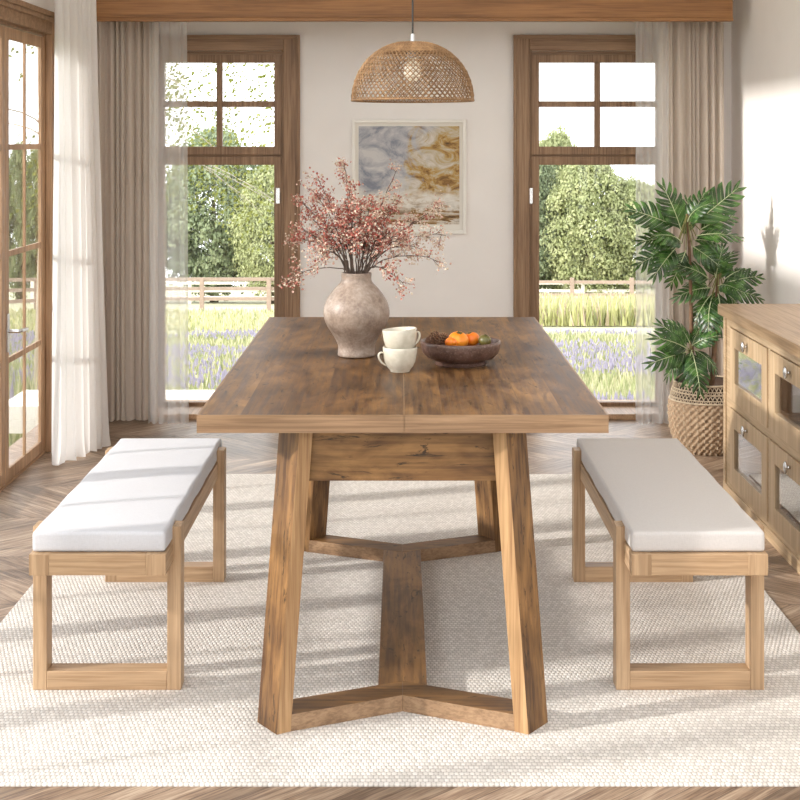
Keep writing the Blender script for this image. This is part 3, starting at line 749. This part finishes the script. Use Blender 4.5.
# fruit
def fruit(px, py, y, rp, mat, label, cat, name, sq=.9, leaf=None, group='fruit in the bowl', tilt=(0, 0)):
    s = y / F
    z = EYE + (CY - py) * s; r = rp * s
    root = empty(name, ((px - CX) * s, y, z - r * sq)); tag(root, label, cat, group)
    root.rotation_euler = (tilt[0], tilt[1], 0)
    bm = bmesh.new()
    prof = []
    for i in range(17):
        a = -PI / 2 + PI * i / 16; rr_ = r * math.cos(a); z_ = r * sq * math.sin(a)
        z_ -= r * .12 * math.exp(-(rr_ / (r * .25)) ** 2) * (1 if a > 0 else -.6)
        prof.append((max(0, rr_), r * sq + z_))
    prof[0] = (0, prof[0][1]); prof[-1] = (0, prof[-1][1])
    lathe(bm, prof, 32, rfun=lambda a, z, r_: r_ * .02 * math.cos(4 * a))
    build('body', bm, mat, root, smooth=True)
    top = 2 * r * sq - r * .12
    bm = bmesh.new()
    for k in range(4):
        a = k * PI / 2 + .4
        c0 = Vector((0, 0, top)); e1 = c0 + Vector((math.cos(a), math.sin(a), .25)) * r * .36
        sd = Vector((-math.sin(a), math.cos(a), 0)) * r * .16
        vv = [bm.verts.new(p) for p in (c0, (c0 + e1) / 2 + sd + Vector((0, 0, r * .04)), e1, (c0 + e1) / 2 - sd + Vector((0, 0, r * .04)))]
        bm.faces.new(vv)
    tube(bm, [(0, 0, top - .001), (0, 0, top + r * .16)], r * .05, 6)
    build('calyx', bm, leaf, root)
    return root
def fm(name, c1, c2):
    g = G(name); n = g.noise(g.co(), 25, 5); return g.fin(g.ramp(n, (.3, c1), (.7, c2)), .32, g.bump(g.noise(g.co(), 300, 2), .06, .0005), Specular_IOR_Level=.5)
lf = plain('dry_green_calyx', srgb(84, 84, 42), .7)
orange, orange2, gr = fm('orange_skin', srgb(238, 130, 28), srgb(248, 160, 52)), fm('deep_orange_skin', srgb(226, 106, 22), srgb(240, 138, 36)), fm('olive_skin', srgb(78, 80, 40), srgb(118, 104, 56))
fruit(457, 339.2, 4.17, 10.2, orange, 'largest orange persimmon in the middle of the brown bowl', 'fruit', 'persimmon', .82, lf, tilt=(.3, .15))
fruit(473.5, 338.8, 4.20, 8.2, orange2, 'orange persimmon right of the larger one in the bowl', 'fruit', 'persimmon', .85, lf, tilt=(.1, -.3))
fruit(451, 342.5, 4.105, 6.0, orange2, 'small orange fruit half hidden at the front rim of the bowl', 'fruit', 'persimmon', .85, lf, tilt=(-.3, 0))
fruit(483.5, 340.2, 4.17, 6.4, gr, 'small olive green fruit at the right side of the bowl', 'fruit', 'fig', .95, lf, tilt=(.2, .2))
fruit(465, 341.5, 4.23, 7.0, orange2, 'orange fruit at the back of the bowl behind the others', 'fruit', 'persimmon', .85, lf)
# pine cones
cone_m = [plain('pinecone_scale', srgb(96, 66, 48), .7, .3, 120), plain('pinecone_scale_edge', srgb(158, 122, 92), .8)]
def pinecone(px, py, y, L, rot, label):
    s = y / F
    root = empty('pinecone', ((px - CX) * s, y, EYE + (CY - py) * s)); root.rotation_euler = rot; tag(root, label, 'pinecone', 'pinecones in the bowl')
    bm = bmesh.new(); lathe(bm, [(0, -L * .5), (L * .12, -L * .4), (L * .14, 0), (L * .08, L * .4), (0, L * .5)], 12)
    for i in range(64):
        f = i / 64; a = i * 2.39996; z = -L * .48 + L * .95 * f; r = L * (.14 + .26 * math.sin(PI * min(1, f * .9 + .12)) ** .8)
        o_ = Vector((math.cos(a), math.sin(a), .0)); sd = Vector((-math.sin(a), math.cos(a), 0)); up = Vector((0, 0, 1))
        r1 = o_ * L * .08 + up * z; tp_ = o_ * r + up * (z + L * .07); w_ = L * .085
        vs = [bm.verts.new(p) for p in (r1 - sd * w_ * .3, r1 + sd * w_ * .3, tp_ * .86 + r1 * .14 + sd * w_, tp_ + up * L * .03, tp_ * .86 + r1 * .14 - sd * w_)]
        lo = [bm.verts.new(v.co - up * L * .035) for v in vs]
        bm.faces.new(vs); bm.faces.new(lo[::-1])
        for k_ in range(5):
            f_ = bm.faces.new((vs[k_], lo[k_], lo[(k_ + 1) % 5], vs[(k_ + 1) % 5]))
            if k_ in (2, 3): f_.material_index = 1
    build('scales', bm, cone_m, root)
pinecone(433.5, 338.5, 4.15, .046, (.5, .5, 0), 'brown pinecone standing at the left end of the bowl')
pinecone(441, 338.8, 4.20, .044, (-.3, 1.1, .4), 'brown pinecone lying between the other pinecone and the fruit')
pinecone(429.5, 341.5, 4.12, .034, (.9, -.5, .2), 'smallest pinecone against the left rim of the bowl')

# ---------------------------------------------------------------- basket and plant
KX, KY = (707 - CX) / F * 6.55, 6.55
t = empty('basket', (KX, KY, 0)); tag(t, 'round woven rattan basket on the floor beside the sideboard', 'basket')
def brad(f):   # f 0..1 height -> radius
    pts = [(0, .128), (.12, .150), (.3, .168), (.5, .176), (.66, .176), (.75, .172), (.88, .160), (1, .150)]
    for (a, ra), (b, rb) in zip(pts[:-1], pts[1:]):
        if f <= b: 
            k = (f - a) / (b - a); return ra + (rb - ra) * k
    return pts[-1][1]
BH = .325
g = G('basket_weave'); v = g.co(); n = g.noise(v, 40, 4); n2 = g.noise(v, 260, 2)
bas_m = g.fin(g.mix(.4, g.ramp(n, (.3, srgb(138, 112, 86)), (.7, srgb(172, 148, 120))), g.ramp(n2, (.3, srgb(118, 92, 70)), (.7, srgb(188, 166, 138)))), .75, g.bump(n2, .2, .001))
bas_d = plain('basket_dark_strand', srgb(74, 56, 44), .8)
bas_l = plain('basket_light_strand', srgb(178, 160, 136), .75, .15, 60)
bm = bmesh.new(); nn = 34; rows = 15; prof = []
nv = rows * 5
for i in range(nv + 1):
    f = .74 * i / nv; prof.append((brad(f), f * BH))
def weave(a, z, r):
    row = z / BH / .74 * rows
    k = math.floor(row); ph = math.sin(PI * (row - k))
    return .0052 * ph ** .6 * math.cos(nn * a + PI * (k % 2)) 
lathe(bm, [(0, .002)] + prof, nn * 8, rfun=weave)
build('body', bm, bas_m, t, smooth=True)
# light slivers between the strands
bm = bmesh.new()
for k in range(rows - 1):
    for i in range(nn):
        if (i + k) % 2: continue
        a = 2 * PI * (i + .25 * 0) / nn; f = .74 * (k + .5) / rows; r = brad(f) + .0055; z = f * BH
        c0 = Vector((r * math.cos(a), r * math.sin(a), z)); td = Vector((-math.sin(a), math.cos(a), 0))
        tube(bm, [c0 - Vector((0, 0, .006)), c0 + Vector((0, 0, .006))], .0022, 5)
build('weave_stitches', bm, bas_l, t)['kind'] = 'stuff'
bm = bmesh.new(); lathe(bm, [(brad(f) - .006, f * BH) for f in (.74, .8, .86, .92, .99)] + [(0.128, BH * .93), (0, BH * .9)], 48)
build('liner', bm, bas_d, t, smooth=True)
bm = bmesh.new()
for f, rad in ((.745, .005), (.79, .003), (.865, .004), (.91, .003), (.99, .006)):
    r = brad(f) + .001; tube(bm, [(r * math.cos(a * PI / 32), r * math.sin(a * PI / 32), f * BH) for a in range(65)], rad, 6, cap=False)
for (fa, fb) in ((.745, .865), (.865, .99)):
    for k in range(52):
        for sg in (1, -1):
            a0 = 2 * PI * k / 52; a1 = a0 + sg * .13
            tube(bm, [((brad(fa) + .001) * math.cos(a0), (brad(fa) + .001) * math.sin(a0), fa * BH), ((brad(fb) + .001) * math.cos(a1), (brad(fb) + .001) * math.sin(a1), fb * BH)], .0024, 5, cap=False)
build('lattice_rim', bm, bas_l, t, smooth=True)

# plant
P = empty('potted_plant', (KX, KY, .30)); tag(P, 'tall green houseplant with deeply split leaves in the woven basket', 'plant')
def pp(px, py, dy=0.0):
    Y = KY + dy; return Vector(((px - CX) * Y / F - KX, dy, EYE + (CY - py) * Y / F - .30))
trunk_m = plain('plant_trunk_bark', srgb(112, 84, 62), .8, .25, 50)
def ring_trunk(pts, r0, r1):
    bm = bmesh.new(); path = bez(*pts, 40)
    tube(bm, path, [(r0 + (r1 - r0) * i / 40) * (1 + .1 * (i % 3 == 0)) for i in range(41)], 10)
    return build('trunk', bm, trunk_m, P, smooth=True), path
_, TA = ring_trunk((pp(694, 392, -.02), pp(690, 350, -.03), pp(692, 260, 0), pp(687, 214, .0)), .011, .006)
_, TB = ring_trunk((pp(711, 392, .0), pp(716, 340, .02), pp(716, 300, .03), pp(719, 268, .03)), .013, .007)
_, TC = ring_trunk((pp(699, 392, -.05), pp(697, 378, -.06), pp(692, 362, -.07), pp(690, 350, -.07)), .009, .005)
bm = bmesh.new(); lathe(bm, [(0, -.002), (.12, -.004), (.12, -.02), (0, -.02)], 24); build('soil', bm, plain('potting_soil', srgb(50, 36, 28), .95, .4, 60), P)
g = G('split_leaf'); v = g.co('Object'); xyz = g.n('SeparateXYZ', None, Vector=v).outputs
n = g.noise(v, 14, 4)
lc = g.ramp(n, (.38, srgb(20, 42, 18)), (.5, srgb(38, 74, 30)), (.63, srgb(82, 122, 56)))
g.fin(lc, .34, None, Specular_IOR_Level=.5)
sh = g.out.inputs[0].links[0].from_socket
tr = g.n('BsdfTranslucent', None, Color=(.22, .42, .08, 1)).outputs[0]
g.t.links.new(g.n('MixShader', None, Fac=.12, i1=sh, i2=tr).outputs[0], g.out.inputs[0]); leaf_m = g.m
rib_m = plain('leaf_midrib', srgb(196, 206, 160), .5)
def leaf_mesh(seed, L, droop):
    rr = random.Random(seed); vs, fs, fmi = [], [], []
    W = L * .30; nl = 6
    def spine(t):  # curve in the x-z plane, base at 0
        return Vector((L * t * (1 - .12 * droop * t * t), 0, L * (.20 * t - (.20 + .5 * droop) * t * t)))
    def width(t): return W * math.sin(PI * min(1, (t * .92 + .06))) ** .62 * (1.06 - .3 * t)
    for sd in (1, -1):
        for i in range(nl):
            t0 = .03 + .92 * i / nl; t1 = t0 + .92 / nl * 1.0
            t0 += rr.uniform(-.004, .004)
            adv = .21 * (1 - .25 * i / nl)
            rows = []
            tmid = (t0 + t1) / 2; wl = width(min(1, tmid + adv * .5)) * rr.uniform(.92, 1.05)
            for k in range(6):
                f = k / 5
                ta, tb_ = t0 + adv * f, t1 + adv * f
                sp = (t1 - t0) * (.03 + .09 * f); ta += sp * .5; tb_ -= sp * .5
                if k == 5: w5 = tb_ - ta; ta, tb_ = ta + w5 * .30, tb_ - w5 * .02
                yy = sd * wl * f
                dz = -wl * (.10 + .35 * f * f) * (.6 + droop) + wl * .22 * f
                pa, pb = spine(min(ta, 1.05)), spine(min(tb_, 1.09)); pm = (pa + pb) / 2
                rows.append((Vector((pa.x, yy, pa.z + dz - L * .006)), Vector((pm.x, yy, pm.z + dz + L * .014)), Vector((pb.x, yy, pb.z + dz - L * .006))))
            b0 = len(vs)
            for r_ in rows: vs += [tuple(x) for x in r_]
            for k in range(5):
                for j in range(2):
                    a = b0 + k * 3 + j; fs.append((a, a + 1, a + 4, a + 3)); fmi.append(0)
            b0 = len(vs)
            for k, r_ in enumerate(rows):
                w = L * .0034 * (1 - k / 5.4); m_ = r_[1] + Vector((0, 0, .0008)); vs += [tuple(m_ - Vector((w, 0, 0))), tuple(m_ + Vector((w, 0, 0)))]
            for k in range(5): fs.append((b0 + 2 * k, b0 + 2 * k + 1, b0 + 2 * k + 3, b0 + 2 * k + 2)); fmi.append(1)
    # midrib
    b0 = len(vs); M_ = 14
    for i in range(M_ + 1):
        t_ = i / M_; c = spine(t_) + Vector((0, 0, .0012)); w = .0026 * (1 - .75 * t_)
        vs += [tuple(c + Vector((0, w, 0))), tuple(c + Vector((0, 0, w))), tuple(c - Vector((0, w, 0))), tuple(c - Vector((0, 0, w * 1.2)))]
    for i in range(M_):
        for j in range(4): fs.append((b0 + i * 4 + j, b0 + i * 4 + (j + 1) % 4, b0 + i * 4 + 4 + (j + 1) % 4, b0 + i * 4 + 4 + j)); fmi.append(1)
    return np_mesh('leaf', vs, fs, [leaf_m, rib_m], fmi, smooth=True)
LM = [leaf_mesh(1, .24, .25), leaf_mesh(2, .22, .55), leaf_mesh(3, .19, .8), leaf_mesh(4, .25, .1)]
def put_leaf(base, direction, idx, scale, roll, stalk_from):
    d = Vector(direction).normalized()
    zax = Vector((-.15, -.72, .62))
    y = zax.cross(d).normalized(); z = d.cross(y).normalized()
    m = Matrix((d, y, z)).transposed().to_4x4() @ Matrix.Rotation(roll, 4, 'X')
    o = bpy.data.objects.new('leaf', LM[idx]); link(o, P)
    o.matrix_local = Matrix.Translation(base) @ m @ Matrix.Scale(scale, 4)
    bm = bmesh.new(); mid_ = (Vector(stalk_from) + base) / 2 + Vector((0, 0, -.006))
    tube(bm, [stalk_from, mid_, base, base + d * .01], [.0032, .0026, .0022, .002], 6)
    build('leaf_stalk', bm, M['stalk'], P, smooth=True)
M['stalk'] = plain('green_leaf_stalk', srgb(122, 120, 70), .6)
# (attach px,py) -> tip px,py, depth offset of the tip, mesh, scale
A_top = TA[-1]; B_top = TB[-1]; C_top = TC[-1]
leaves = [
 # crown A
 (A_top, (681, 230), (662, 184), -.05, 3), (A_top, (688, 228), (706, 190), .0, 0), (A_top, (694, 224), (742, 187), .02, 3), (A_top, (676, 226), (628, 210), -.02, 3),
 (A_top, (684, 236), (690, 196), .06, 0), (A_top, (678, 240), (644, 246), -.08, 1), (A_top, (696, 236), (742, 238), -.03, 0), (A_top, (678, 246), (640, 272), .0, 1),
 (A_top, (676, 248), (658, 278), -.10, 1), (A_top, (692, 246), (714, 268), -.10, 1), (A_top, (686, 250), (676, 288), -.02, 2), (A_top, (700, 230), (738, 216), .08, 0),
 (A_top, (684, 224), (672, 196), .10, 0), (A_top, (694, 240), (730, 252), .05, 1), (A_top, (682, 244), (664, 238), -.14, 2), (A_top, (688, 222), (700, 206), -.12, 2),
 # crown B
 (B_top, (716, 282), (729, 248), .04, 2), (B_top, (716, 278), (706, 246), -.04, 2), (B_top, (722, 284), (764, 278), .02, 0), (B_top, (724, 290), (762, 302), -.04, 1), (B_top, (724, 280), (756, 270), .05, 2),
 (B_top, (712, 288), (678, 300), -.05, 1), (B_top, (710, 280), (680, 268), -.08, 1), (B_top, (718, 294), (722, 330), -.08, 2), (B_top, (712, 294), (694, 326), -.06, 1),
 (B_top, (716, 290), (716, 330), .03, 2), (B_top, (724, 292), (744, 316), .02, 1), (B_top, (708, 286), (684, 284), .05, 2), (B_top, (718, 286), (734, 292), -.12, 2),
 (B_top, (712, 298), (706, 338), -.11, 1), (B_top, (716, 276), (722, 256), -.1, 2),
 # crown C
 (C_top, (688, 348), (660, 328), -.05, 1), (C_top, (690, 344), (672, 318), .02, 2), (C_top, (688, 352), (655, 370), -.08, 1), (C_top, (692, 352), (700, 392), -.10, 1), (C_top, (690, 354), (668, 378), -.02, 2),
 (C_top, (694, 350), (716, 372), -.04, 2), (C_top, (692, 346), (702, 326), .02, 2), (C_top, (688, 350), (664, 348), -.12, 2), (C_top, (692, 350), (686, 388), -.05, 2), (C_top, (692, 346), (712, 342), -.1, 2),
]
LL = [.24, .22, .19, .25]
for i, (src, bp, tip, dy, idx) in enumerate(leaves):
    by = src.y + dy * .25
    b_ = pp(bp[0], bp[1], by); e_ = pp(tip[0], tip[1], src.y + dy * 1.3)
    d = e_ - b_; L = d.length
    # aim above the tip: the blade droops
    dr = [.25, .55, .8, .1][idx]
    sc_ = min(1.25, max(.55, L / (LL[idx] * (1 - .1 * dr))))
    d.z += LL[idx] * sc_ * .38 * dr
    put_leaf(b_, d, idx, sc_, R.uniform(-.5, .5), src)

# ---------------------------------------------------------------- the garden
def gz(y): return -.5 - .095 * (y - 7.6)
g = G('meadow_ground'); v = g.co(); n = g.noise(g.map(v, (1, 2.2, 1)), .9, 5); n2 = g.noise(v, 14, 4)
mc = g.mix(.4, g.ramp(n, (.4, srgb(154, 156, 120)), (.5, srgb(174, 170, 138)), (.6, srgb(188, 180, 156))), g.ramp(n2, (.35, srgb(146, 150, 108)), (.65, srgb(192, 186, 158))))  # ground colours lightened to stand in for outdoor haze
meadow_m = g.fin(mc, .9)
bm = bmesh.new()
vs = [bm.verts.new(p) for p in ((-60, -25, -.55), (60, -25, -.55), (60, 7.0, -.5), (-60, 7.0, -.5), (60, 140, gz(140)), (-60, 140, gz(140)))]
bm.faces.new((vs[0], vs[1], vs[2], vs[3])); bm.faces.new((vs[3], vs[2], vs[4], vs[5]))
bmesh.ops.recalc_face_normals(bm, faces=bm.faces)
o = build('garden_ground', bm, meadow_m); tag(o, kind='structure')

rng = np.random.default_rng(5)
def blades(name, n, region, h, w, mats, probs, label, cat, spike=False, dens=None):
    vs, fs, fm = [], [], []
    cnt = 0
    while cnt < n:
        a, b = rng.random(), rng.random()
        y = region[2] + (region[3] - region[2]) * a ** 1.4; f = (y / region[3])
        x = (region[0] + (region[1] - region[0]) * b) * (.35 + .65 * f) if region[4] else region[0] + (region[1] - region[0]) * b
        if dens and not dens(x, y): continue
        cnt += 1
        hh_ = h * (.5 + .8 * rng.random()); ww = w * (.7 + .6 * rng.random()) * (y / 18 if region[5] else 1)
        an = rng.random() * PI; dx, dy = math.cos(an) * ww, math.sin(an) * ww
        lx, ly = (rng.random() - .5) * hh_ * .5, (rng.random() - .5) * hh_ * .5; z = gz(y) - .02
        m = int(rng.choice(len(probs), p=probs)); k = len(vs)
        if spike and m == 1 and math.sin(x * .9 + y * .55 + 1) + math.sin(y * 1.25 - x * .35) + rng.random() * 1.2 < .6: m = 2 * int(rng.random() < .5)
        if spike and m == 1:
            vs += [(x - dx * .15, y, z), (x + dx * .15, y, z), (x + lx, y + ly, z + hh_ * .65)]
            fs.append((k, k + 1, k + 2)); fm.append(0)
            k = len(vs); cxx, cyy, cz0 = x + lx, y + ly, z + hh_ * .6
            vs += [(cxx, cyy, cz0), (cxx - dx, cyy - dy, cz0 + hh_ * .15), (cxx, cyy, cz0 + hh_ * .45), (cxx + dx, cyy + dy, cz0 + hh_ * .15), (cxx - dy, cyy + dx, cz0 + hh_ * .15), (cxx + dy, cyy - dx, cz0 + hh_ * .15)]
            fs += [(k, k + 1, k + 2, k + 3), (k, k + 4, k + 2, k + 5)]; fm += [1, 1]
        else:
            vs += [(x - dx, y - dy, z), (x + dx, y + dy, z), (x + lx, y + ly, z + hh_)]
            fs.append((k, k + 1, k + 2)); fm.append(m)
    me = np_mesh(name, vs, fs, mats, fm); o = bpy.data.objects.new(name, me); link(o)
    return tag(o, label, cat, kind='stuff')
gm = plain('grass_blade', srgb(146, 152, 108), .8); lm = plain('lavender_blossom', srgb(168, 162, 182), .8); wm = plain('straw_blade', srgb(186, 182, 146), .8); ym = plain('yellow_green_blade', srgb(180, 180, 124), .8); pk = plain('pinkish_seed_head', srgb(196, 176, 158), .8)  # blade and blossom colours paled in place of haze in the air
def dl(x, y):
    return math.sin(x * 1.3 + y * .9) + math.sin(y * 1.7 - x * .6) * .7 + rng.random() * 1.6 > .3 or rng.random() < .35
blades('lavender', 80000, (-9, 9, 9.5, 27, True, True), .15, .020, [gm, lm, wm], [.36, .38, .26], 'lavender and grasses growing outside the back windows', 'lavender', True, dl)
blades('lavender', 9000, (-9.5, -2.4, 2.5, 12, False, False), .45, .02, [gm, lm, wm], [.5, .3, .2], 'lavender and grasses growing outside the left glass doors', 'lavender', True)
blades('meadow_grass', 16000, (2, 14, 33, 44, False, True), .55, .02, [ym, gm, pk], [.66, .14, .2], 'tall yellow green grass in front of the far fence', 'grass')
blades('meadow_grass', 12000, (-16, 2, 30, 44, False, True), .16, .02, [wm, gm, ym], [.6, .2, .2], 'short pale grass in the paddock seen through left window', 'grass')

# fence
fence_m = plain('haze_paled_fence_wood', srgb(158, 138, 124), .8, .1, 10); fence_w = plain('pale_fence_wood', srgb(224, 216, 204), .8)  # brown fence wood lightened: haze and glare put into its colour
def fence(pts, label, mat, h=1.05, step=2.3, rails_=(.3, .62, .92)):
    t = empty('paddock_fence', (pts[0][0], pts[0][1], gz(pts[0][1]))); tag(t, label, 'fence', 'paddock fences')
    o0 = Vector(t.location)
    for (a, b) in zip(pts[:-1], pts[1:]):
        a3, b3 = Vector((a[0], a[1], gz(a[1]))), Vector((b[0], b[1], gz(b[1]))); L = (b3 - a3).length; n = max(1, round(L / step))
        for k in range(n + 1):
            p = a3 + (b3 - a3) * k / n - o0
            bm = B((p.x - .07, p.x + .07, p.y - .07, p.y + .07, p.z - .1, p.z + h)); build('post', bm, mat, t)
        for z in rails_:
            d = (b3 - a3).normalized(); s_ = Vector((-d.y, d.x, 0)) * .03
            bm = bmesh.new(); off = Vector((0, 0, h * z)) - o0
            hexa(bm, [a3 + off - s_, a3 + off + s_, b3 + off + s_, b3 + off - s_], [p + Vector((0, 0, .11)) for p in (a3 + off - s_, a3 + off + s_, b3 + off + s_, b3 + off - s_)])
            build('rail', bm, mat, t)
fence([(-14.5, 26), (-11, 46), (0, 47)], 'brown post and rail fence seen through the left window and glass doors', fence_m)
fence([(2, 52), (17, 50)], 'brown post and rail fence seen through the right window', fence_m, rails_=(.35, .8))
fence([(-15, 57), (17, 57)], 'pale rail fence running below the trees behind the brown fences', fence_w, h=.9, step=3.2, rails_=(.2, .5, .85))

# trees
def crown_mesh(seed, w, h, n_blob, per, leaf):
    r = np.random.default_rng(seed)
    V, Fc = [], []
    for b in range(n_blob):
        while True:
            p = r.uniform(-1, 1, 3)
            if np.linalg.norm(p) < 1: break
        nrm = np.linalg.norm(p); p = p / max(nrm, .2) * (.45 + .5 * nrm ** .5)
        taper = 1 - .35 * max(0, p[2])
        c = np.array([p[0] * w / 2 * taper, p[1] * w / 2 * taper, p[2] * h / 2 + h / 2])
        br = (.10 + .09 * r.random()) * w
        d = r.normal(size=(per, 3)); d /= np.linalg.norm(d, axis=1)[:, None]; d[:, 2] = np.where(r.random(per) < .65, np.abs(d[:, 2]), d[:, 2])
        pos = c + d * br * (.7 + .35 * r.random((per, 1))) * np.array([1, 1, .8])
        nn_ = d + r.normal(size=(per, 3)) * .55; nn_ /= np.linalg.norm(nn_, axis=1)[:, None]
        a = np.cross(nn_, r.normal(size=(per, 3))); a /= np.linalg.norm(a, axis=1)[:, None]; b2 = np.cross(nn_, a)
        sz = leaf * (.6 + .8 * r.random((per, 1)))
        q = np.stack([pos - a * sz, pos - b2 * sz * .6, pos + a * sz, pos + b2 * sz * .6], 1)
        k = len(V) * 4
        V.append(q.reshape(-1, 3))
    V = np.concatenate(V); n = len(V) // 4
    return V.tolist(), [(4 * i, 4 * i + 1, 4 * i + 2, 4 * i + 3) for i in range(n)]
def leafmat(name, c1, c2, c3):
    g = G(name); v = g.co(); n = g.noise(v, 2.2, 4); c = g.ramp(n, (.3, c1), (.5, c2), (.72, c3))
    g.fin(c, .7, None, Specular_IOR_Level=.2); sh = g.out.inputs[0].links[0].from_socket
    tr = g.n('BsdfTranslucent', None, Color=c).outputs[0]
    g.t.links.new(g.n('MixShader', None, Fac=.25, i1=sh, i2=tr).outputs[0], g.out.inputs[0]); return g.m
TM = [leafmat('broadleaf_mid_green', srgb(112, 126, 98), srgb(138, 150, 116), srgb(162, 170, 134)), leafmat('broadleaf_pale_green', srgb(140, 148, 106), srgb(166, 172, 126), srgb(188, 190, 146)),
      leafmat('poplar_green', srgb(118, 128, 94), srgb(142, 150, 110), srgb(164, 170, 128))]  # foliage lightened and dulled: distance haze put into the leaf colours
bark = plain('tree_bark', srgb(110, 98, 84), .9, .2, 6)
shapes = {}
def tree(px, topy, wm_, Y, kind, label, name='tree'):
    x = (px - CX) * Y / F; z0 = gz(Y); ztop = EYE + (CY - topy) * Y / F; H = ztop - z0
    root = empty(name, (x, Y, z0)); tag(root, label, 'tree', 'trees beyond the fences')
    if kind not in shapes:
        v, f = crown_mesh(40 + kind, 1.0 * 4.0, 5.0, 250 if kind != 2 else 150, 150, .068)
        shapes[kind] = np_mesh('crown', v, f, TM[kind])
    c = bpy.data.objects.new('crown', shapes[kind]); link(c, root); c.location = (0, 0, .15); c.scale = (wm_ / 4.0, wm_ / 4.0, (H - .15) / 5.0); c.rotation_euler = (0, 0, R.uniform(0, 6.28))
    bm = bmesh.new(); tube(bm, [(0, 0, -.2), (.05, 0, H * .3), (-.03, .04, H * .6)], [.2, .15, .07], 8); build('trunk', bm, bark, root, smooth=True)
tree(120, 150, 4.2, 60, 0, 'green tree behind the taupe drape in the left corner')
tree(214, 132, 4.6, 60, 0, 'large dark leafy tree filling the left window')
tree(272, 166, 3.0, 57.5, 1, 'paler green tree at the right edge of the left window')
for px_, ty in ((330, 170), (395, 158), (462, 165)): tree(px_, ty, 4.2, 62, 0, 'green tree of the row hidden behind the back wall')
tree(528, 150, 3.2, 59, 0, 'darker tree at the left edge of the right window')
tree(556, 134, 2.8, 63, 1, 'tallest tree in the right window, reaching into the transom panes')
tree(588, 158, 3.6, 58, 1, 'broad sunlit pale green tree in the middle of the right window')
tree(640, 182, 3.3, 58, 1, 'lower pale tree at the right edge of the right window')
tree(700, 170, 4.0, 60, 0, 'green tree hidden behind the potted plant and right drape')
for px_, ty in ((-26, 150), (-2, 140), (20, 148), (38, 152), (58, 142)):
    tree(px_, ty, 1.5, 60, 2, 'narrow poplar in the row seen through the left glass doors', 'poplar')
# low shrubs along the foot of the trees
# birch near the left window
bx, by = -3.3, 13.0; root = empty('birch_tree', (bx, by, gz(by))); tag(root, 'birch with fine hanging leaves outside the left window', 'tree')
bm = bmesh.new(); tube(bm, [(0, 0, -.1), (.05, 0, 2), (-.05, .1, 4.2), (.1, 0, 6)], [.12, .1, .07, .03], 10)
twigs = []; rb = random.Random(9)
for k in range(40):
    z = 2.4 + 1.9 * rb.random(); a = rb.uniform(-.9, .9) if k < 19 else rb.uniform(0, 6.28); L = rb.uniform(1.1, 2.6)
    p0 = Vector((0, 0, z)); p3 = p0 + Vector((math.cos(a) * L, math.sin(a) * L * .7, rb.uniform(-.9, .1)))
    pts = bez(p0, p0 + Vector((math.cos(a) * L * .3, 0, .35)), p3 + Vector((-.2, 0, .3)), p3, 10); tube(bm, pts, [.009 * (1 - .8 * i / 10) for i in range(11)], 5); twigs += [pts]
build('trunk', bm, plain('birch_bark', srgb(176, 166, 152), .8, .2, 8), root, smooth=True)
vs, fs = [], []
for pts in twigs:
    for k in range(190):
        p = pts[rb.randint(4, 10)] + Vector((rb.gauss(0, .12), rb.gauss(0, .12), -abs(rb.gauss(0, .22)) + .06))
        ax = Vector((rb.gauss(0, 1), rb.gauss(0, 1), rb.gauss(0, 1))).normalized(); b_ = ax.orthogonal().normalized(); c_ = ax.cross(b_); s_ = rb.uniform(.014, .026); k0 = len(vs)
        vs += [tuple(p - b_ * s_), tuple(p - c_ * s_ * .65), tuple(p + b_ * s_), tuple(p + c_ * s_ * .65)]; fs.append((k0, k0 + 1, k0 + 2, k0 + 3))
me = np_mesh('foliage', vs, fs, leafmat('birch_leaf', srgb(96, 104, 44), srgb(124, 130, 60), srgb(150, 152, 84))); o = bpy.data.objects.new('foliage', me); link(o, root)

# ---------------------------------------------------------------- light, world, camera
w = bpy.data.worlds.new('sky'); sc.world = w; w.use_nodes = True
bg = w.node_tree.nodes['Background']; bg.inputs[0].default_value = (.96, .975, 1.0, 1); bg.inputs[1].default_value = 2.0
sun = bpy.data.lights.new('sun', 'SUN'); sun.energy = 2.55; sun.angle = math.radians(2.2); sun.color = (1, .945, .89)
so = bpy.data.objects.new('sun', sun); link(so); so.rotation_euler = Vector((2.6, .80, -1.0)).to_track_quat('-Z', 'Y').to_euler(); so.location = (-9, -3, 4.5)
cam = bpy.data.cameras.new('camera'); cam.sensor_width = 36; cam.lens = F / 800 * 36; cam.shift_x = -(CX - 400) / 800; cam.shift_y = -(400 - CY) / 800; cam.clip_end = 300
cam.clip_start = .05
co = bpy.data.objects.new('camera', cam); link(co); co.location = (0, 0, EYE); co.rotation_euler = (PI / 2, 0, 0); sc.camera = co
vs_ = sc.view_settings; vs_.view_transform = 'Standard'; vs_.look = 'None'; vs_.gamma = 1; vs_.use_curve_mapping = False; vs_.exposure = .84
cy = sc.cycles
cy.max_bounces = 10; cy.diffuse_bounces = 6; cy.glossy_bounces = 4; cy.transparent_max_bounces = 16; cy.transmission_bounces = 6
cy.caustics_reflective = False; cy.caustics_refractive = False; cy.sample_clamp_indirect = 6
